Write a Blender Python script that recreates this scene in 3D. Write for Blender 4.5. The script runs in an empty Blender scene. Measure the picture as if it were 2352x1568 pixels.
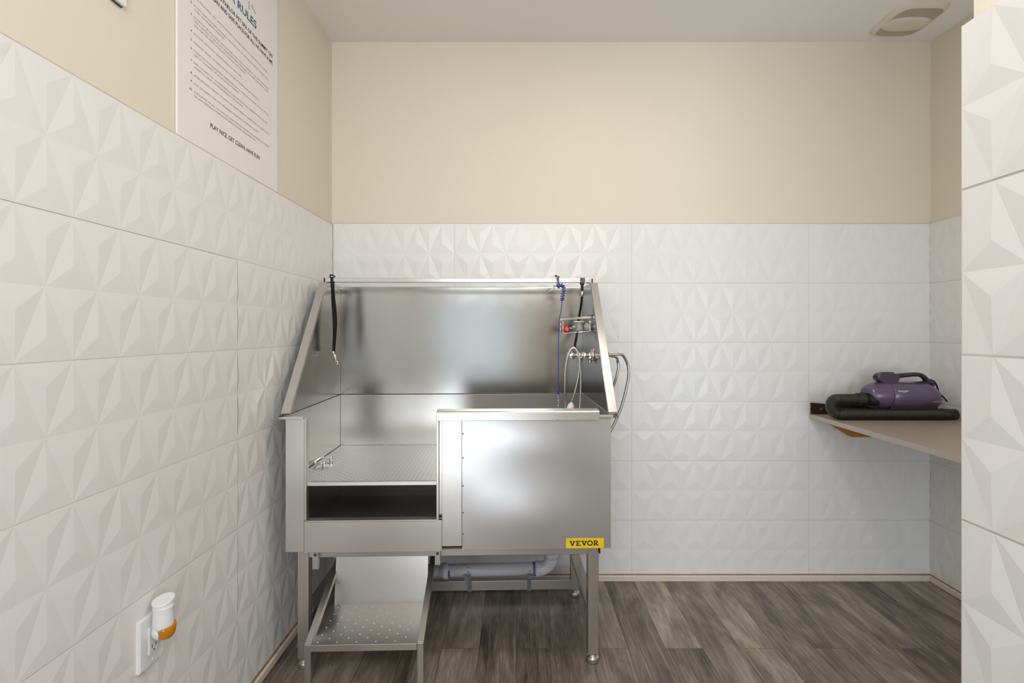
import bpy, math, random
from mathutils import Vector, Matrix
random.seed(7)
scene = bpy.context.scene
COL = scene.collection
PI = math.pi

# ------------------------------------------------------------------ camera
F = 1195.0            # focal length in pixels of the 2352 px wide frame
CX, CY = 1186.0, 760.0  # where the optical axis meets the picture
CAM = Vector((0.0, -2.661, 1.269))
cam_d = bpy.data.cameras.new('camera')
cam = bpy.data.objects.new('camera', cam_d)
COL.objects.link(cam)
cam.location = CAM
cam.rotation_euler = (PI / 2, 0, 0)
cam_d.sensor_fit = 'HORIZONTAL'
cam_d.sensor_width = 36.0
cam_d.lens = F / 2352 * 36.0
cam_d.shift_x = -(CX - 1176) / 2352
cam_d.shift_y = -(784 - CY) / 2352
cam_d.clip_start = 0.05
scene.camera = cam


def P(px, py, d):
    """A point seen at pixel (px, py), d metres in front of the camera."""
    return Vector(((px - CX) * d / F, CAM.y + d, CAM.z + (CY - py) * d / F))


# ------------------------------------------------------------------ materials
def lin(c):
    c = c / 255.0
    return c / 12.92 if c <= 0.04045 else ((c + 0.055) / 1.055) ** 2.4


def rgb(r, g, b):
    return (lin(r), lin(g), lin(b), 1.0)


class NT:
    def __init__(self, name):
        self.m = bpy.data.materials.new(name)
        self.m.use_nodes = True
        self.t = self.m.node_tree
        self.b = next(n for n in self.t.nodes if n.type == 'BSDF_PRINCIPLED')

    def n(self, typ, **kw):
        nd = self.t.nodes.new(typ)
        for k, v in kw.items():
            setattr(nd, k, v)
        return nd

    def l(self, a, b):
        self.t.links.new(a, b)

    def math(self, op, a, b=None, clamp=False):
        nd = self.n('ShaderNodeMath', operation=op, use_clamp=clamp)
        for i, v in enumerate((a, b)):
            if v is None:
                continue
            if isinstance(v, (int, float)):
                nd.inputs[i].default_value = v
            else:
                self.l(v, nd.inputs[i])
        return nd.outputs[0]

    def coords(self, scale=(1, 1, 1), rot=(0, 0, 0), src='Object'):
        tc = self.n('ShaderNodeTexCoord')
        mp = self.n('ShaderNodeMapping')
        mp.inputs['Scale'].default_value = scale
        mp.inputs['Rotation'].default_value = rot
        self.l(tc.outputs[src], mp.inputs['Vector'])
        return mp.outputs['Vector']

    def noise(self, vec, scale, detail=3, rough=0.5):
        nd = self.n('ShaderNodeTexNoise')
        nd.inputs['Scale'].default_value = scale
        nd.inputs['Detail'].default_value = detail
        nd.inputs['Roughness'].default_value = rough
        self.l(vec, nd.inputs['Vector'])
        return nd

    def ramp(self, fac, stops):
        r = self.n('ShaderNodeValToRGB')
        e = r.color_ramp.elements
        while len(e) < len(stops):
            e.new(0.5)
        for el, (p, c) in zip(e, stops):
            el.position = p
            el.color = c
        self.l(fac, r.inputs['Fac'])
        return r.outputs['Color']

    def mix(self, fac, a, b, mode='MIX'):
        nd = self.n('ShaderNodeMix', data_type='RGBA', blend_type=mode)
        for i, v in ((0, fac), (6, a), (7, b)):
            if isinstance(v, (int, float)):
                nd.inputs[i].default_value = v
            elif isinstance(v, tuple):
                nd.inputs[i].default_value = v
            else:
                self.l(v, nd.inputs[i])
        return nd.outputs[2]

    def bump(self, h, strength, dist, normal=None):
        nd = self.n('ShaderNodeBump')
        nd.inputs['Strength'].default_value = strength
        nd.inputs['Distance'].default_value = dist
        self.l(h, nd.inputs['Height'])
        if normal is not None:
            self.l(normal, nd.inputs['Normal'])
        self.l(nd.outputs['Normal'], self.b.inputs['Normal'])
        return nd.outputs['Normal']


def plain(name, col, rough=0.5, metal=0.0, var=0.04, vscale=12.0, bump=0.0, spec=None, coat=0.0, trans=0.0):
    k = NT(name)
    v = k.coords()
    nz = k.noise(v, vscale, 4)
    a = tuple(max(0, c * (1 - var)) for c in col[:3]) + (1,)
    b = tuple(min(1, c * (1 + var)) for c in col[:3]) + (1,)
    k.l(k.mix(nz.outputs['Fac'], a, b), k.b.inputs['Base Color'])
    k.b.inputs['Roughness'].default_value = rough
    k.b.inputs['Metallic'].default_value = metal
    if spec is not None:
        k.b.inputs['Specular IOR Level'].default_value = spec
    if coat:
        k.b.inputs['Coat Weight'].default_value = coat
        k.b.inputs['Coat Roughness'].default_value = 0.1
    if trans:
        k.b.inputs['Transmission Weight'].default_value = trans
    if bump:
        k.bump(nz.outputs['Fac'], 0.3, bump)
    return k.m


def steel(name, col=(0.49, 0.482, 0.465), rough=0.215, wave=0.0025, grain=(3, 3, 90), dots=None, haze=0.0):
    """Brushed sheet: a Beckmann gloss whose sharpness wanders a little, with a faint streaky tone."""
    k = NT(name)
    k.t.nodes.remove(k.b)
    gl = k.n('ShaderNodeBsdfAnisotropic', distribution='BECKMANN')
    k.b = gl
    out = next(n for n in k.t.nodes if n.type == 'OUTPUT_MATERIAL')
    v = k.coords()
    g = k.noise(k.coords(scale=grain), 9.0, 3, 0.6)
    big = k.noise(v, 2.6, 2, 0.5)
    mid = k.noise(v, 9.0, 3, 0.55)
    tone = k.math('ADD', k.math('MULTIPLY', mid.outputs['Fac'], 0.5), k.math('MULTIPLY', g.outputs['Fac'], 0.5))
    a = tuple(c * 0.93 for c in col) + (1,)
    b = tuple(min(1, c * 1.07) for c in col) + (1,)
    k.l(k.mix(tone, a, b), gl.inputs['Color'])
    k.l(k.math('ADD', k.math('MULTIPLY', mid.outputs['Fac'], 0.05), rough - 0.025), gl.inputs['Roughness'])
    if wave:
        bm = k.n('ShaderNodeBump')
        bm.inputs['Strength'].default_value = 1.0
        bm.inputs['Distance'].default_value = 1.0
        k.l(k.math('MULTIPLY', big.outputs['Fac'], wave), bm.inputs['Height'])
        k.l(bm.outputs['Normal'], gl.inputs['Normal'])
    surf = gl.outputs[0]
    if haze:
        g2 = k.n('ShaderNodeBsdfAnisotropic', distribution='GGX')
        g2.inputs['Roughness'].default_value = 0.58
        g2.inputs['Color'].default_value = tuple(min(1, c * 1.12) for c in col) + (1,)
        mh = k.n('ShaderNodeMixShader')
        mh.inputs[0].default_value = haze
        k.l(surf, mh.inputs[1])
        k.l(g2.outputs[0], mh.inputs[2])
        surf = mh.outputs[0]
    if dots is not None:
        px, py, rad, dcol = dots
        tc = k.n('ShaderNodeTexCoord')
        sp = k.n('ShaderNodeSeparateXYZ')
        k.l(tc.outputs['Object'], sp.inputs[0])
        yy = k.math('DIVIDE', sp.outputs['Y'], py)
        row = k.math('FLOOR', yy)
        sh = k.math('MULTIPLY', k.math('MODULO', k.math('ABSOLUTE', row), 2.0), 0.5)
        xx = k.math('ADD', k.math('DIVIDE', sp.outputs['X'], px), sh)
        fx = k.math('MULTIPLY', k.math('SUBTRACT', k.math('FRACT', xx), 0.5), px)
        fy = k.math('MULTIPLY', k.math('SUBTRACT', k.math('FRACT', yy), 0.5), py)
        d2 = k.math('ADD', k.math('MULTIPLY', fx, fx), k.math('MULTIPLY', fy, fy))
        hole = k.math('LESS_THAN', d2, rad * rad)
        geo = k.n('ShaderNodeNewGeometry')
        sn = k.n('ShaderNodeSeparateXYZ')
        k.l(geo.outputs['Normal'], sn.inputs[0])
        hole = k.math('MULTIPLY', hole, k.math('GREATER_THAN', sn.outputs['Z'], 0.7))
        df = k.n('ShaderNodeBsdfDiffuse')
        df.inputs['Color'].default_value = dcol
        ms = k.n('ShaderNodeMixShader')
        k.l(hole, ms.inputs[0])
        k.l(surf, ms.inputs[1])
        k.l(df.outputs[0], ms.inputs[2])
        surf = ms.outputs[0]
    k.l(surf, out.inputs['Surface'])
    return k.m


M = {}
M['tile'] = plain('white_glazed_tile', rgb(237, 236, 235), 0.30, var=0.008, vscale=4)
M['grout'] = plain('grout', rgb(206, 199, 190), 0.9, var=0.08, vscale=30)
M['paint'] = plain('beige_wall_paint', rgb(230, 222, 205), 0.65, var=0.012, vscale=3, bump=0.0004)
M['ceiling'] = plain('ceiling_paint', rgb(243, 239, 236), 0.8, var=0.01, vscale=3, bump=0.0004)
M['trim'] = plain('trim_paint', rgb(226, 214, 202), 0.5, var=0.06, vscale=18)
M['caulk'] = plain('stained_joint', rgb(150, 118, 84), 0.8, var=0.3, vscale=14)
M['steel'] = steel('brushed_stainless')
M['steel_v'] = steel('brushed_stainless_upright', col=(0.66, 0.645, 0.62), rough=0.25, grain=(90, 90, 3), haze=0.5)
M['steel_front'] = steel('hazy_stainless', col=(0.58, 0.578, 0.575), rough=0.25, grain=(90, 90, 3), haze=0.5)
M['steel_soft'] = steel('satin_stainless', col=(0.64, 0.625, 0.60), rough=0.28, wave=0.001, haze=0.3)
M['tube'] = steel('stainless_tube', col=(0.58, 0.565, 0.545), rough=0.26, wave=0.0, haze=0.35)
M['grate'] = steel('perforated_stainless', col=(0.74, 0.737, 0.73), rough=0.42, wave=0.001,
                   dots=(0.034, 0.0165, 0.0024, rgb(112, 106, 100)))
M['stud'] = plain('stud_glint', rgb(236, 230, 222), 0.4, 0.25, var=0.02)  # pale colour painted in for the glints on the tread's dimples
M['steel_mottled'] = plain('mottled_basin_floor', rgb(112, 104, 95), 0.5, 0.45, var=0.25, vscale=7)  # darker, blotchy tone for the basin floor
M['steel_in'] = steel('basin_wall_stainless', col=(0.60, 0.59, 0.57), rough=0.24, haze=0.3)
M['chrome'] = plain('chrome', (0.82, 0.82, 0.82, 1), 0.08, 1.0, var=0.02)
M['braid'] = steel('braided_hose', col=(0.62, 0.61, 0.60), rough=0.34, wave=0.0, grain=(200, 200, 200))
M['brass'] = plain('brass', rgb(176, 132, 72), 0.3, 1.0, var=0.1)
M['zinc'] = plain('zinc_strap', rgb(140, 146, 150), 0.4, 0.9, var=0.12, vscale=60)
M['pvc'] = plain('white_pvc', rgb(226, 228, 236), 0.32, var=0.02)
M['purple_primer'] = plain('purple_primer', rgb(112, 104, 176), 0.5, var=0.25, vscale=40)
M['black_web'] = plain('black_webbing', rgb(24, 22, 20), 0.75, var=0.25, vscale=120)
M['dark_clip'] = plain('dark_metal_clip', rgb(86, 80, 72), 0.4, 0.7, var=0.15, vscale=50)
M['blue'] = plain('blue_plastic_cord', rgb(28, 72, 168), 0.3, var=0.1, coat=0.3)
M['black_plastic'] = plain('black_plastic', rgb(28, 27, 25), 0.45, var=0.1)
M['black_rubber'] = plain('black_rubber', rgb(20, 19, 18), 0.6, var=0.1)
M['hose_black'] = plain('black_hose_plastic', rgb(46, 45, 38), 0.36, var=0.12)
M['purple'] = plain('purple_metallic_plastic', rgb(108, 93, 122), 0.33, 0.35, var=0.03, vscale=200, coat=0.35)
M['purple_mid'] = plain('mid_purple_plastic', rgb(76, 62, 84), 0.3, 0.2, var=0.05, coat=0.3)
M['purple_dark'] = plain('dark_purple_plastic', rgb(56, 44, 58), 0.38, var=0.05)
M['white_ink'] = plain('white_print', rgb(236, 232, 238), 0.5, var=0.02)
M['grey_ink'] = plain('grey_print', rgb(158, 150, 150), 0.7, var=0.03)
M['black_ink'] = plain('black_print', rgb(40, 36, 38), 0.6, var=0.05)
M['teal_ink'] = plain('teal_print', rgb(40, 102, 102), 0.6, var=0.05)
M['poster'] = plain('poster_board', rgb(240, 236, 238), 0.4, var=0.006)
M['white_plastic'] = plain('white_plastic', rgb(238, 238, 238), 0.3, var=0.01)
M['slot'] = plain('dark_slot', rgb(70, 66, 62), 0.7, var=0.1)
M['yellow'] = plain('yellow_sticker', rgb(250, 214, 12), 0.35, var=0.02)
M['red'] = plain('red_plastic', rgb(196, 24, 18), 0.35, var=0.1, vscale=60)
M['pale_red'] = plain('pale_red_plastic', rgb(204, 112, 100), 0.4, var=0.1, vscale=60)
M['grey_plastic'] = plain('grey_plastic', rgb(158, 160, 158), 0.35, var=0.05)
M['grey_dark'] = plain('dark_grey_plastic', rgb(84, 80, 78), 0.5, var=0.1)
M['counter'] = plain('grey_laminate', rgb(168, 154, 136), 0.4, var=0.06, vscale=70)
M['counter_edge'] = plain('pale_laminate_edge', rgb(188, 180, 170), 0.4, var=0.04, vscale=70)
M['wood'] = plain('amber_plywood', rgb(184, 118, 44), 0.55, var=0.18, vscale=24)
M['black_steel'] = plain('black_steel', rgb(62, 57, 53), 0.45, 0.6, var=0.2, vscale=30)
M['vent'] = plain('vent_plastic', rgb(222, 214, 200), 0.5, var=0.01)
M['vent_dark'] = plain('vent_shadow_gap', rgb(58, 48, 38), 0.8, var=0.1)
M['ink_red'] = plain('pipe_print', rgb(188, 150, 160), 0.6, var=0.1)


def amber():
    k = NT('amber_scented_oil')
    v = k.coords()
    nz = k.noise(v, 30, 3)
    k.l(k.mix(nz.outputs['Fac'], rgb(226, 128, 8), rgb(246, 166, 28)), k.b.inputs['Base Color'])
    k.b.inputs['Roughness'].default_value = 0.06
    k.b.inputs['Transmission Weight'].default_value = 0.35
    k.b.inputs['IOR'].default_value = 1.4
    k.b.inputs['Coat Weight'].default_value = 0.5
    return k.m


M['amber'] = amber()


def floor_mat():
    k = NT('grey_brown_vinyl_plank')
    v = k.coords(rot=(0, 0, PI / 2))
    br = k.n('ShaderNodeTexBrick')
    br.offset = 0.37
    br.inputs['Color1'].default_value = (0, 0, 0, 1)
    br.inputs['Color2'].default_value = (1, 1, 1, 1)
    br.inputs['Mortar'].default_value = (0.5, 0.5, 0.5, 1)
    br.inputs['Scale'].default_value = 1.0
    br.inputs['Mortar Size'].default_value = 0.0011
    br.inputs['Mortar Smooth'].default_value = 0.2
    br.inputs['Brick Width'].default_value = 0.92
    br.inputs['Row Height'].default_value = 0.149
    k.l(v, br.inputs['Vector'])
    tc = k.n('ShaderNodeTexCoord')
    # every plank reads its own stretch of grain
    off = k.n('ShaderNodeVectorMath', operation='SCALE')
    k.l(br.outputs['Color'], off.inputs[0])
    off.inputs['Scale'].default_value = 37.0
    add = k.n('ShaderNodeVectorMath', operation='ADD')
    k.l(tc.outputs['Object'], add.inputs[0])
    k.l(off.outputs[0], add.inputs[1])

    def stretched(sx, sy, sc, det, rg):
        mp = k.n('ShaderNodeMapping')
        mp.inputs['Scale'].default_value = (sx, sy, 1)
        k.l(add.outputs[0], mp.inputs['Vector'])
        nd = k.noise(mp.outputs['Vector'], sc, det, rg)
        nd.inputs['Distortion'].default_value = 1.1
        return nd.outputs['Fac']
    broad = stretched(9, 2.0, 1.0, 4, 0.6)
    grain = stretched(60, 3.2, 1.0, 6, 0.68)
    knots = stretched(16, 5.0, 1.0, 3, 0.6)
    t = k.math('ADD', k.math('MULTIPLY', broad, 0.55), k.math('MULTIPLY', grain, 0.32))
    t = k.math('ADD', t, k.math('MULTIPLY', knots, 0.20))
    sep = k.n('ShaderNodeSeparateColor')
    k.l(br.outputs['Color'], sep.inputs[0])
    t = k.math('ADD', t, k.math('MULTIPLY', k.math('SUBTRACT', sep.outputs[0], 0.5), 0.16))
    col = k.ramp(t, [(0.36, rgb(72, 64, 57)), (0.48, rgb(112, 102, 92)), (0.57, rgb(140, 128, 116)),
                     (0.67, rgb(172, 159, 144)), (0.80, rgb(196, 184, 169))])
    streak = stretched(85, 2.2, 1.0, 4, 0.72)
    pale = k.math('MULTIPLY', k.math('SUBTRACT', streak, 0.56, True), 3.2, True)
    dark = k.math('MULTIPLY', k.math('SUBTRACT', 0.43, stretched(48, 3.6, 1.3, 5, 0.7), True), 3.0, True)
    col = k.mix(pale, col, rgb(204, 190, 170))
    col = k.mix(dark, col, rgb(64, 54, 46))
    col = k.mix(k.math('MULTIPLY', br.outputs['Fac'], 0.75), col, rgb(52, 46, 42))
    k.l(col, k.b.inputs['Base Color'])
    k.l(k.math('ADD', k.math('MULTIPLY', grain, 0.2), 0.32), k.b.inputs['Roughness'])
    h = k.math('SUBTRACT', k.math('MULTIPLY', grain, 0.3), br.outputs['Fac'])
    k.bump(h, 0.35, 0.0015)
    return k.m


M['floor'] = floor_mat()


def emit(name, col, strength):
    k = NT(name)
    k.b.inputs['Base Color'].default_value = (0.9, 0.9, 0.9, 1)
    k.b.inputs['Emission Color'].default_value = col
    k.b.inputs['Emission Strength'].default_value = strength
    return k.m


# ------------------------------------------------------------------ mesh helpers
class MB:
    def __init__(self):
        self.v, self.f, self.s, self.mi, self.slot = [], [], [], [], 0

    def add(self, vs, fs, smooth=False):
        o = len(self.v)
        self.v += [Vector(p) for p in vs]
        self.f += [tuple(i + o for i in f) for f in fs]
        self.s += [smooth] * len(fs)
        self.mi += [self.slot] * (len(self.f) - len(self.mi))
        return self

    def box(self, x0, x1, y0, y1, z0, z1):
        if x0 > x1: x0, x1 = x1, x0
        if y0 > y1: y0, y1 = y1, y0
        if z0 > z1: z0, z1 = z1, z0
        vs = [(x, y, z) for x in (x0, x1) for y in (y0, y1) for z in (z0, z1)]
        return self.add(vs, [(0, 1, 3, 2), (4, 6, 7, 5), (0, 4, 5, 1), (2, 3, 7, 6), (0, 2, 6, 4), (1, 5, 7, 3)])

    def prism(self, poly, vec):
        """Extrude a planar polygon (list of points) along vec."""
        n = len(poly)
        a = [Vector(p) for p in poly]
        nrm = Vector((0, 0, 0))
        for i in range(n):
            nrm += (a[i] - a[0]).cross(a[(i + 1) % n] - a[0])
        vec = Vector(vec)
        if nrm.dot(vec) > 0:
            a.reverse()
        b = [p + vec for p in a]
        fs = [tuple(range(n)), tuple(range(2 * n - 1, n - 1, -1))]
        fs += [((i + 1) % n, i, n + i, n + (i + 1) % n) for i in range(n)]
        return self.add(a + b, fs)

    def bar(self, a, b, w, h, up=(0, 0, 1)):
        """A straight rectangular bar from a to b, w across, h along up."""
        a, b, up = Vector(a), Vector(b), Vector(up)
        t = (b - a).normalized()
        s = t.cross(up).normalized()
        u = s.cross(t).normalized()
        q = [s * x * w / 2 + u * y * h / 2 for x, y in ((-1, -1), (1, -1), (1, 1), (-1, 1))]
        vs = [a + p for p in q] + [b + p for p in q]
        return self.add(vs, [(3, 2, 1, 0), (4, 5, 6, 7), (0, 1, 5, 4), (1, 2, 6, 5), (2, 3, 7, 6), (3, 0, 4, 7)])

    def tube(self, path, r, n=12, closed=False, caps=True, flat=None, up=None):
        """Sweep a circle (or an ellipse r x flat) along path; r may be a list."""
        p = [Vector(q) for q in path]
        m = len(p)
        rs = r if isinstance(r, (list, tuple)) else [r] * m
        fl = flat if isinstance(flat, (list, tuple)) else [flat] * m
        tang = []
        for i in range(m):
            if closed:
                t = p[(i + 1) % m] - p[i - 1]
            else:
                t = p[min(i + 1, m - 1)] - p[max(i - 1, 0)]
            tang.append(t.normalized())
        ref = Vector(up) if up is not None else (Vector((0, 0, 1)) if abs(tang[0].z) < 0.9 else Vector((0, 1, 0)))
        u = (ref - tang[0] * ref.dot(tang[0])).normalized()
        vs, fs = [], []
        for i in range(m):
            if i:
                q = tang[i - 1].rotation_difference(tang[i])
                u = q @ u
                u = (u - tang[i] * u.dot(tang[i])).normalized()
            w = tang[i].cross(u)
            b = rs[i] if fl[i] is None else fl[i]
            for k in range(n):
                a = 2 * PI * k / n
                vs.append(p[i] + u * math.cos(a) * rs[i] + w * math.sin(a) * b)
        rng = m if closed else m - 1
        for i in range(rng):
            j = (i + 1) % m
            for k in range(n):
                l = (k + 1) % n
                fs.append((i * n + k, i * n + l, j * n + l, j * n + k))
        o = len(self.v)
        self.add(vs, fs, True)
        if caps and not closed:
            self.f.append(tuple(o + k for k in range(n - 1, -1, -1))); self.s.append(False)
            self.f.append(tuple(o + (m - 1) * n + k for k in range(n))); self.s.append(False)
        return self

    def lathe(self, prof, org=(0, 0, 0), axis='z', n=28, shear=None):
        """Revolve (along, radius) pairs about an axis through org."""
        org = Vector(org)
        ax = {'x': (Vector((1, 0, 0)), Vector((0, 1, 0)), Vector((0, 0, 1))),
              'y': (Vector((0, 1, 0)), Vector((0, 0, 1)), Vector((1, 0, 0))),
              'z': (Vector((0, 0, 1)), Vector((1, 0, 0)), Vector((0, 1, 0)))}[axis]
        vs, fs = [], []
        m = len(prof)
        for a, r in prof:
            for k in range(n):
                t = 2 * PI * k / n
                vs.append(org + ax[0] * a + ax[1] * math.cos(t) * r + ax[2] * math.sin(t) * r)
        for i in range(m - 1):
            for k in range(n):
                l = (k + 1) % n
                fs.append((i * n + k, i * n + l, (i + 1) * n + l, (i + 1) * n + k))
        o = len(self.v)
        self.add(vs, fs, True)
        self.f.append(tuple(o + k for k in range(n - 1, -1, -1))); self.s.append(False)
        self.f.append(tuple(o + (m - 1) * n + k for k in range(n))); self.s.append(False)
        return self

    def sphere(self, c, r, n=16, sc=(1, 1, 1), half=None):
        c = Vector(c)
        m = n // 2
        lo = -PI / 2 if half is None else 0.0
        vs, fs = [], []
        for i in range(m + 1):
            a = lo + (PI / 2 - lo) * i / m
            for k in range(n):
                t = 2 * PI * k / n
                vs.append(c + Vector((math.cos(a) * math.cos(t) * r * sc[0], math.cos(a) * math.sin(t) * r * sc[1], math.sin(a) * r * sc[2])))
        for i in range(m):
            for k in range(n):
                l = (k + 1) % n
                fs.append((i * n + k, i * n + l, (i + 1) * n + l, (i + 1) * n + k))
        return self.add(vs, fs, True)

    def ribbon(self, path, wdir, w, t):
        """A flat strap: w wide along wdir (one or one per point), t thick, along path."""
        p = [Vector(q) for q in path]
        m = len(p)
        wd = wdir if isinstance(wdir, list) else [wdir] * m
        vs, fs = [], []
        for i in range(m):
            tg = (p[min(i + 1, m - 1)] - p[max(i - 1, 0)]).normalized()
            d = Vector(wd[i])
            d = (d - tg * d.dot(tg)).normalized()
            nn = tg.cross(d)
            for a, b in ((-1, -1), (1, -1), (1, 1), (-1, 1)):
                vs.append(p[i] + d * a * w / 2 + nn * b * t / 2)
        for i in range(m - 1):
            for k in range(4):
                l = (k + 1) % 4
                fs.append((i * 4 + k, i * 4 + l, i * 4 + 4 + l, i * 4 + 4 + k))
        fs += [(3, 2, 1, 0), tuple((m - 1) * 4 + k for k in range(4))]
        return self.add(vs, fs)


def spline(pts, per=10):
    p = [Vector(q) for q in pts]
    out = []
    for i in range(len(p) - 1):
        a, b, c, d = p[max(i - 1, 0)], p[i], p[i + 1], p[min(i + 2, len(p) - 1)]
        for k in range(per):
            t = k / per
            out.append(0.5 * ((2 * b) + (c - a) * t + (2 * a - 5 * b + 4 * c - d) * t * t + (3 * b - a - 3 * c + d) * t ** 3))
    out.append(p[-1])
    return out


def resample(path, step):
    out = [path[0]]
    acc = 0.0
    for a, b in zip(path, path[1:]):
        L = (b - a).length
        while L > 1e-9 and acc + L >= step:
            k = (step - acc) / L
            a = a + (b - a) * k
            out.append(a.copy())
            L = (b - a).length
            acc = 0.0
        acc += L
    return out


def root_of(o):
    while o.parent is not None:
        o = o.parent
    return o


ROOT_M = {}


def thing(name, label, cat, loc=(0, 0, 0), rotz=0.0, group=None):
    o = bpy.data.objects.new(name, None)
    COL.objects.link(o)
    o.location = loc
    o.rotation_euler = (0, 0, rotz)
    o.empty_display_size = 0.05
    o['label'] = label
    o['category'] = cat
    if group:
        o['group'] = group
    ROOT_M[o.name] = Matrix.Translation(Vector(loc)) @ Matrix.Rotation(rotz, 4, 'Z')
    return o


def obj(name, mb, mat, parent=None, world=False, bevel=0.0, seg=2, label=None):
    """Link the collected shapes as ONE mesh object. world: coordinates are world ones, else the thing's own."""
    me = bpy.data.meshes.new(name)
    vs = mb.v
    if world and parent is not None:
        inv = ROOT_M[root_of(parent).name].inverted()
        vs = [inv @ p for p in vs]
    me.from_pydata([tuple(p) for p in vs], [], mb.f)
    me.polygons.foreach_set('use_smooth', mb.s)
    mb.mi += [mb.slot] * (len(mb.f) - len(mb.mi))
    me.polygons.foreach_set('material_index', mb.mi)
    mats = mat if isinstance(mat, (list, tuple)) else [mat]
    for m in mats:
        me.materials.append(M[m] if isinstance(m, str) else m)
    me.validate()
    me.update()
    o = bpy.data.objects.new(name, me)
    COL.objects.link(o)
    if parent is not None:
        o.parent = parent
    if bevel:
        b = o.modifiers.new('bevel', 'BEVEL')
        b.width = bevel
        b.segments = seg
        b.limit_method = 'ANGLE'
        b.angle_limit = math.radians(40)
    if label:
        o['label'] = label
    return o


def tag(o, label, cat, group=None):
    o['label'] = label
    o['category'] = cat
    if group:
        o['group'] = group
    return o


def struct(name, mb, mat, parent=None, bevel=0.0):
    o = obj(name, mb, mat, parent, bevel=bevel)
    if parent is None:
        o['kind'] = 'structure'
    return o


_txt_cache = {}


def text2d(s, bold=0.0):
    """Flat outline mesh of a string at size 1: points, faces, bounds."""
    key = (s, bold)
    if key in _txt_cache:
        return _txt_cache[key]
    cu = bpy.data.curves.new('lettering_outline', 'FONT')
    cu.body = s
    cu.size = 1.0
    cu.offset = bold
    cu.resolution_u = 3
    ob = bpy.data.objects.new('lettering_outline', cu)
    COL.objects.link(ob)
    dg = bpy.context.evaluated_depsgraph_get()
    dg.update()
    me = bpy.data.meshes.new_from_object(ob.evaluated_get(dg))
    vs = [tuple(v.co) for v in me.vertices]
    fs = [tuple(p.vertices) for p in me.polygons]
    bpy.data.objects.remove(ob)
    bpy.data.curves.remove(cu)
    bpy.data.meshes.remove(me)
    xs = [v[0] for v in vs]
    _txt_cache[key] = (vs, fs, min(xs), max(xs))
    return _txt_cache[key]


def put_text(mb, s, u0, v0, cap, width, fmap, bold=0.0, align='l'):
    """Lay string s on a surface: left end u0 (or right end), baseline v0, capital height cap, total width; fmap(u, v) -> point."""
    vs, fs, x0, x1 = text2d(s, bold)
    sx = width / (x1 - x0)
    sy = cap / 0.73
    if align == 'r':
        u0 = u0 - width
    mb.add([fmap(u0 + (v[0] - x0) * sx, v0 + v[1] * sy) for v in vs], fs)


# ------------------------------------------------------------------ room shell
XL, XR, XN = -0.944, 2.118, 0.845     # left wall, right wall of the alcove, near right wall
YB, YN, YR = 0.0, -1.700, -3.45       # back wall, end of the near wall, wall behind the camera
ZC = 2.746
CELL = 0.9023 / 7


def clip(poly, lo, hi, axis):
    for side, lim in ((1, lo), (-1, hi)):
        out = []
        n = len(poly)
        for i in range(n):
            a, b = poly[i], poly[(i + 1) % n]
            da, db = side * (a[axis] - lim), side * (b[axis] - lim)
            if da >= 0:
                out.append(a)
            if (da > 0 and db < 0) or (da < 0 and db > 0):
                t = da / (da - db)
                out.append(tuple(a[k] + (b[k] - a[k]) * t for k in range(3)))
        poly = out
        if len(poly) < 3:
            return []
    return poly


def tile_facets(w, h, rel, phase=0.0):
    """Facets (u, v, height) of one 7 x 2 tile of raised triangles, v from 0 at the top downwards."""
    c = w / 7
    hh = h / 2
    tris = []

    def tetra(a, b, apex):
        # base corners a, b on one line, apex on the other, raised point between
        px = (a[0] + b[0]) / 2
        py = a[1] + (apex[1] - a[1]) * 0.32
        p = (px, py, rel)
        A, B, C = (a[0], a[1], 0.0), (b[0], b[1], 0.0), (apex[0], apex[1], 0.0)
        for t in ((A, B, p), (B, C, p), (C, A, p)):
            tris.append(t)
    x = phase * c
    for k in range(-1, 8):
        tetra((k * c + x, hh), ((k + 1) * c + x, hh), ((k + .5) * c + x, 0))
        tetra((k * c + x, hh), ((k + 1) * c + x, hh), ((k + .5) * c + x, h))
    for k in range(-1, 9):
        if not phase and k in (0, 7):
            # the cut half triangles at the two ends of a tile lie flat
            for e, d in ((0, 1), (w, -1)):
                if (k == 0) == (d == 1):
                    tris.append(((e, 0, 0.0), (e + d * c / 2, 0, 0.0), (e, hh, 0.0)))
                    tris.append(((e, h, 0.0), (e + d * c / 2, h, 0.0), (e, hh, 0.0)))
            continue
        tetra(((k - .5) * c + x, 0), ((k + .5) * c + x, 0), (k * c + x, hh))
        tetra(((k - .5) * c + x, h), ((k + .5) * c + x, h), (k * c + x, hh))
    return tris


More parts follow.
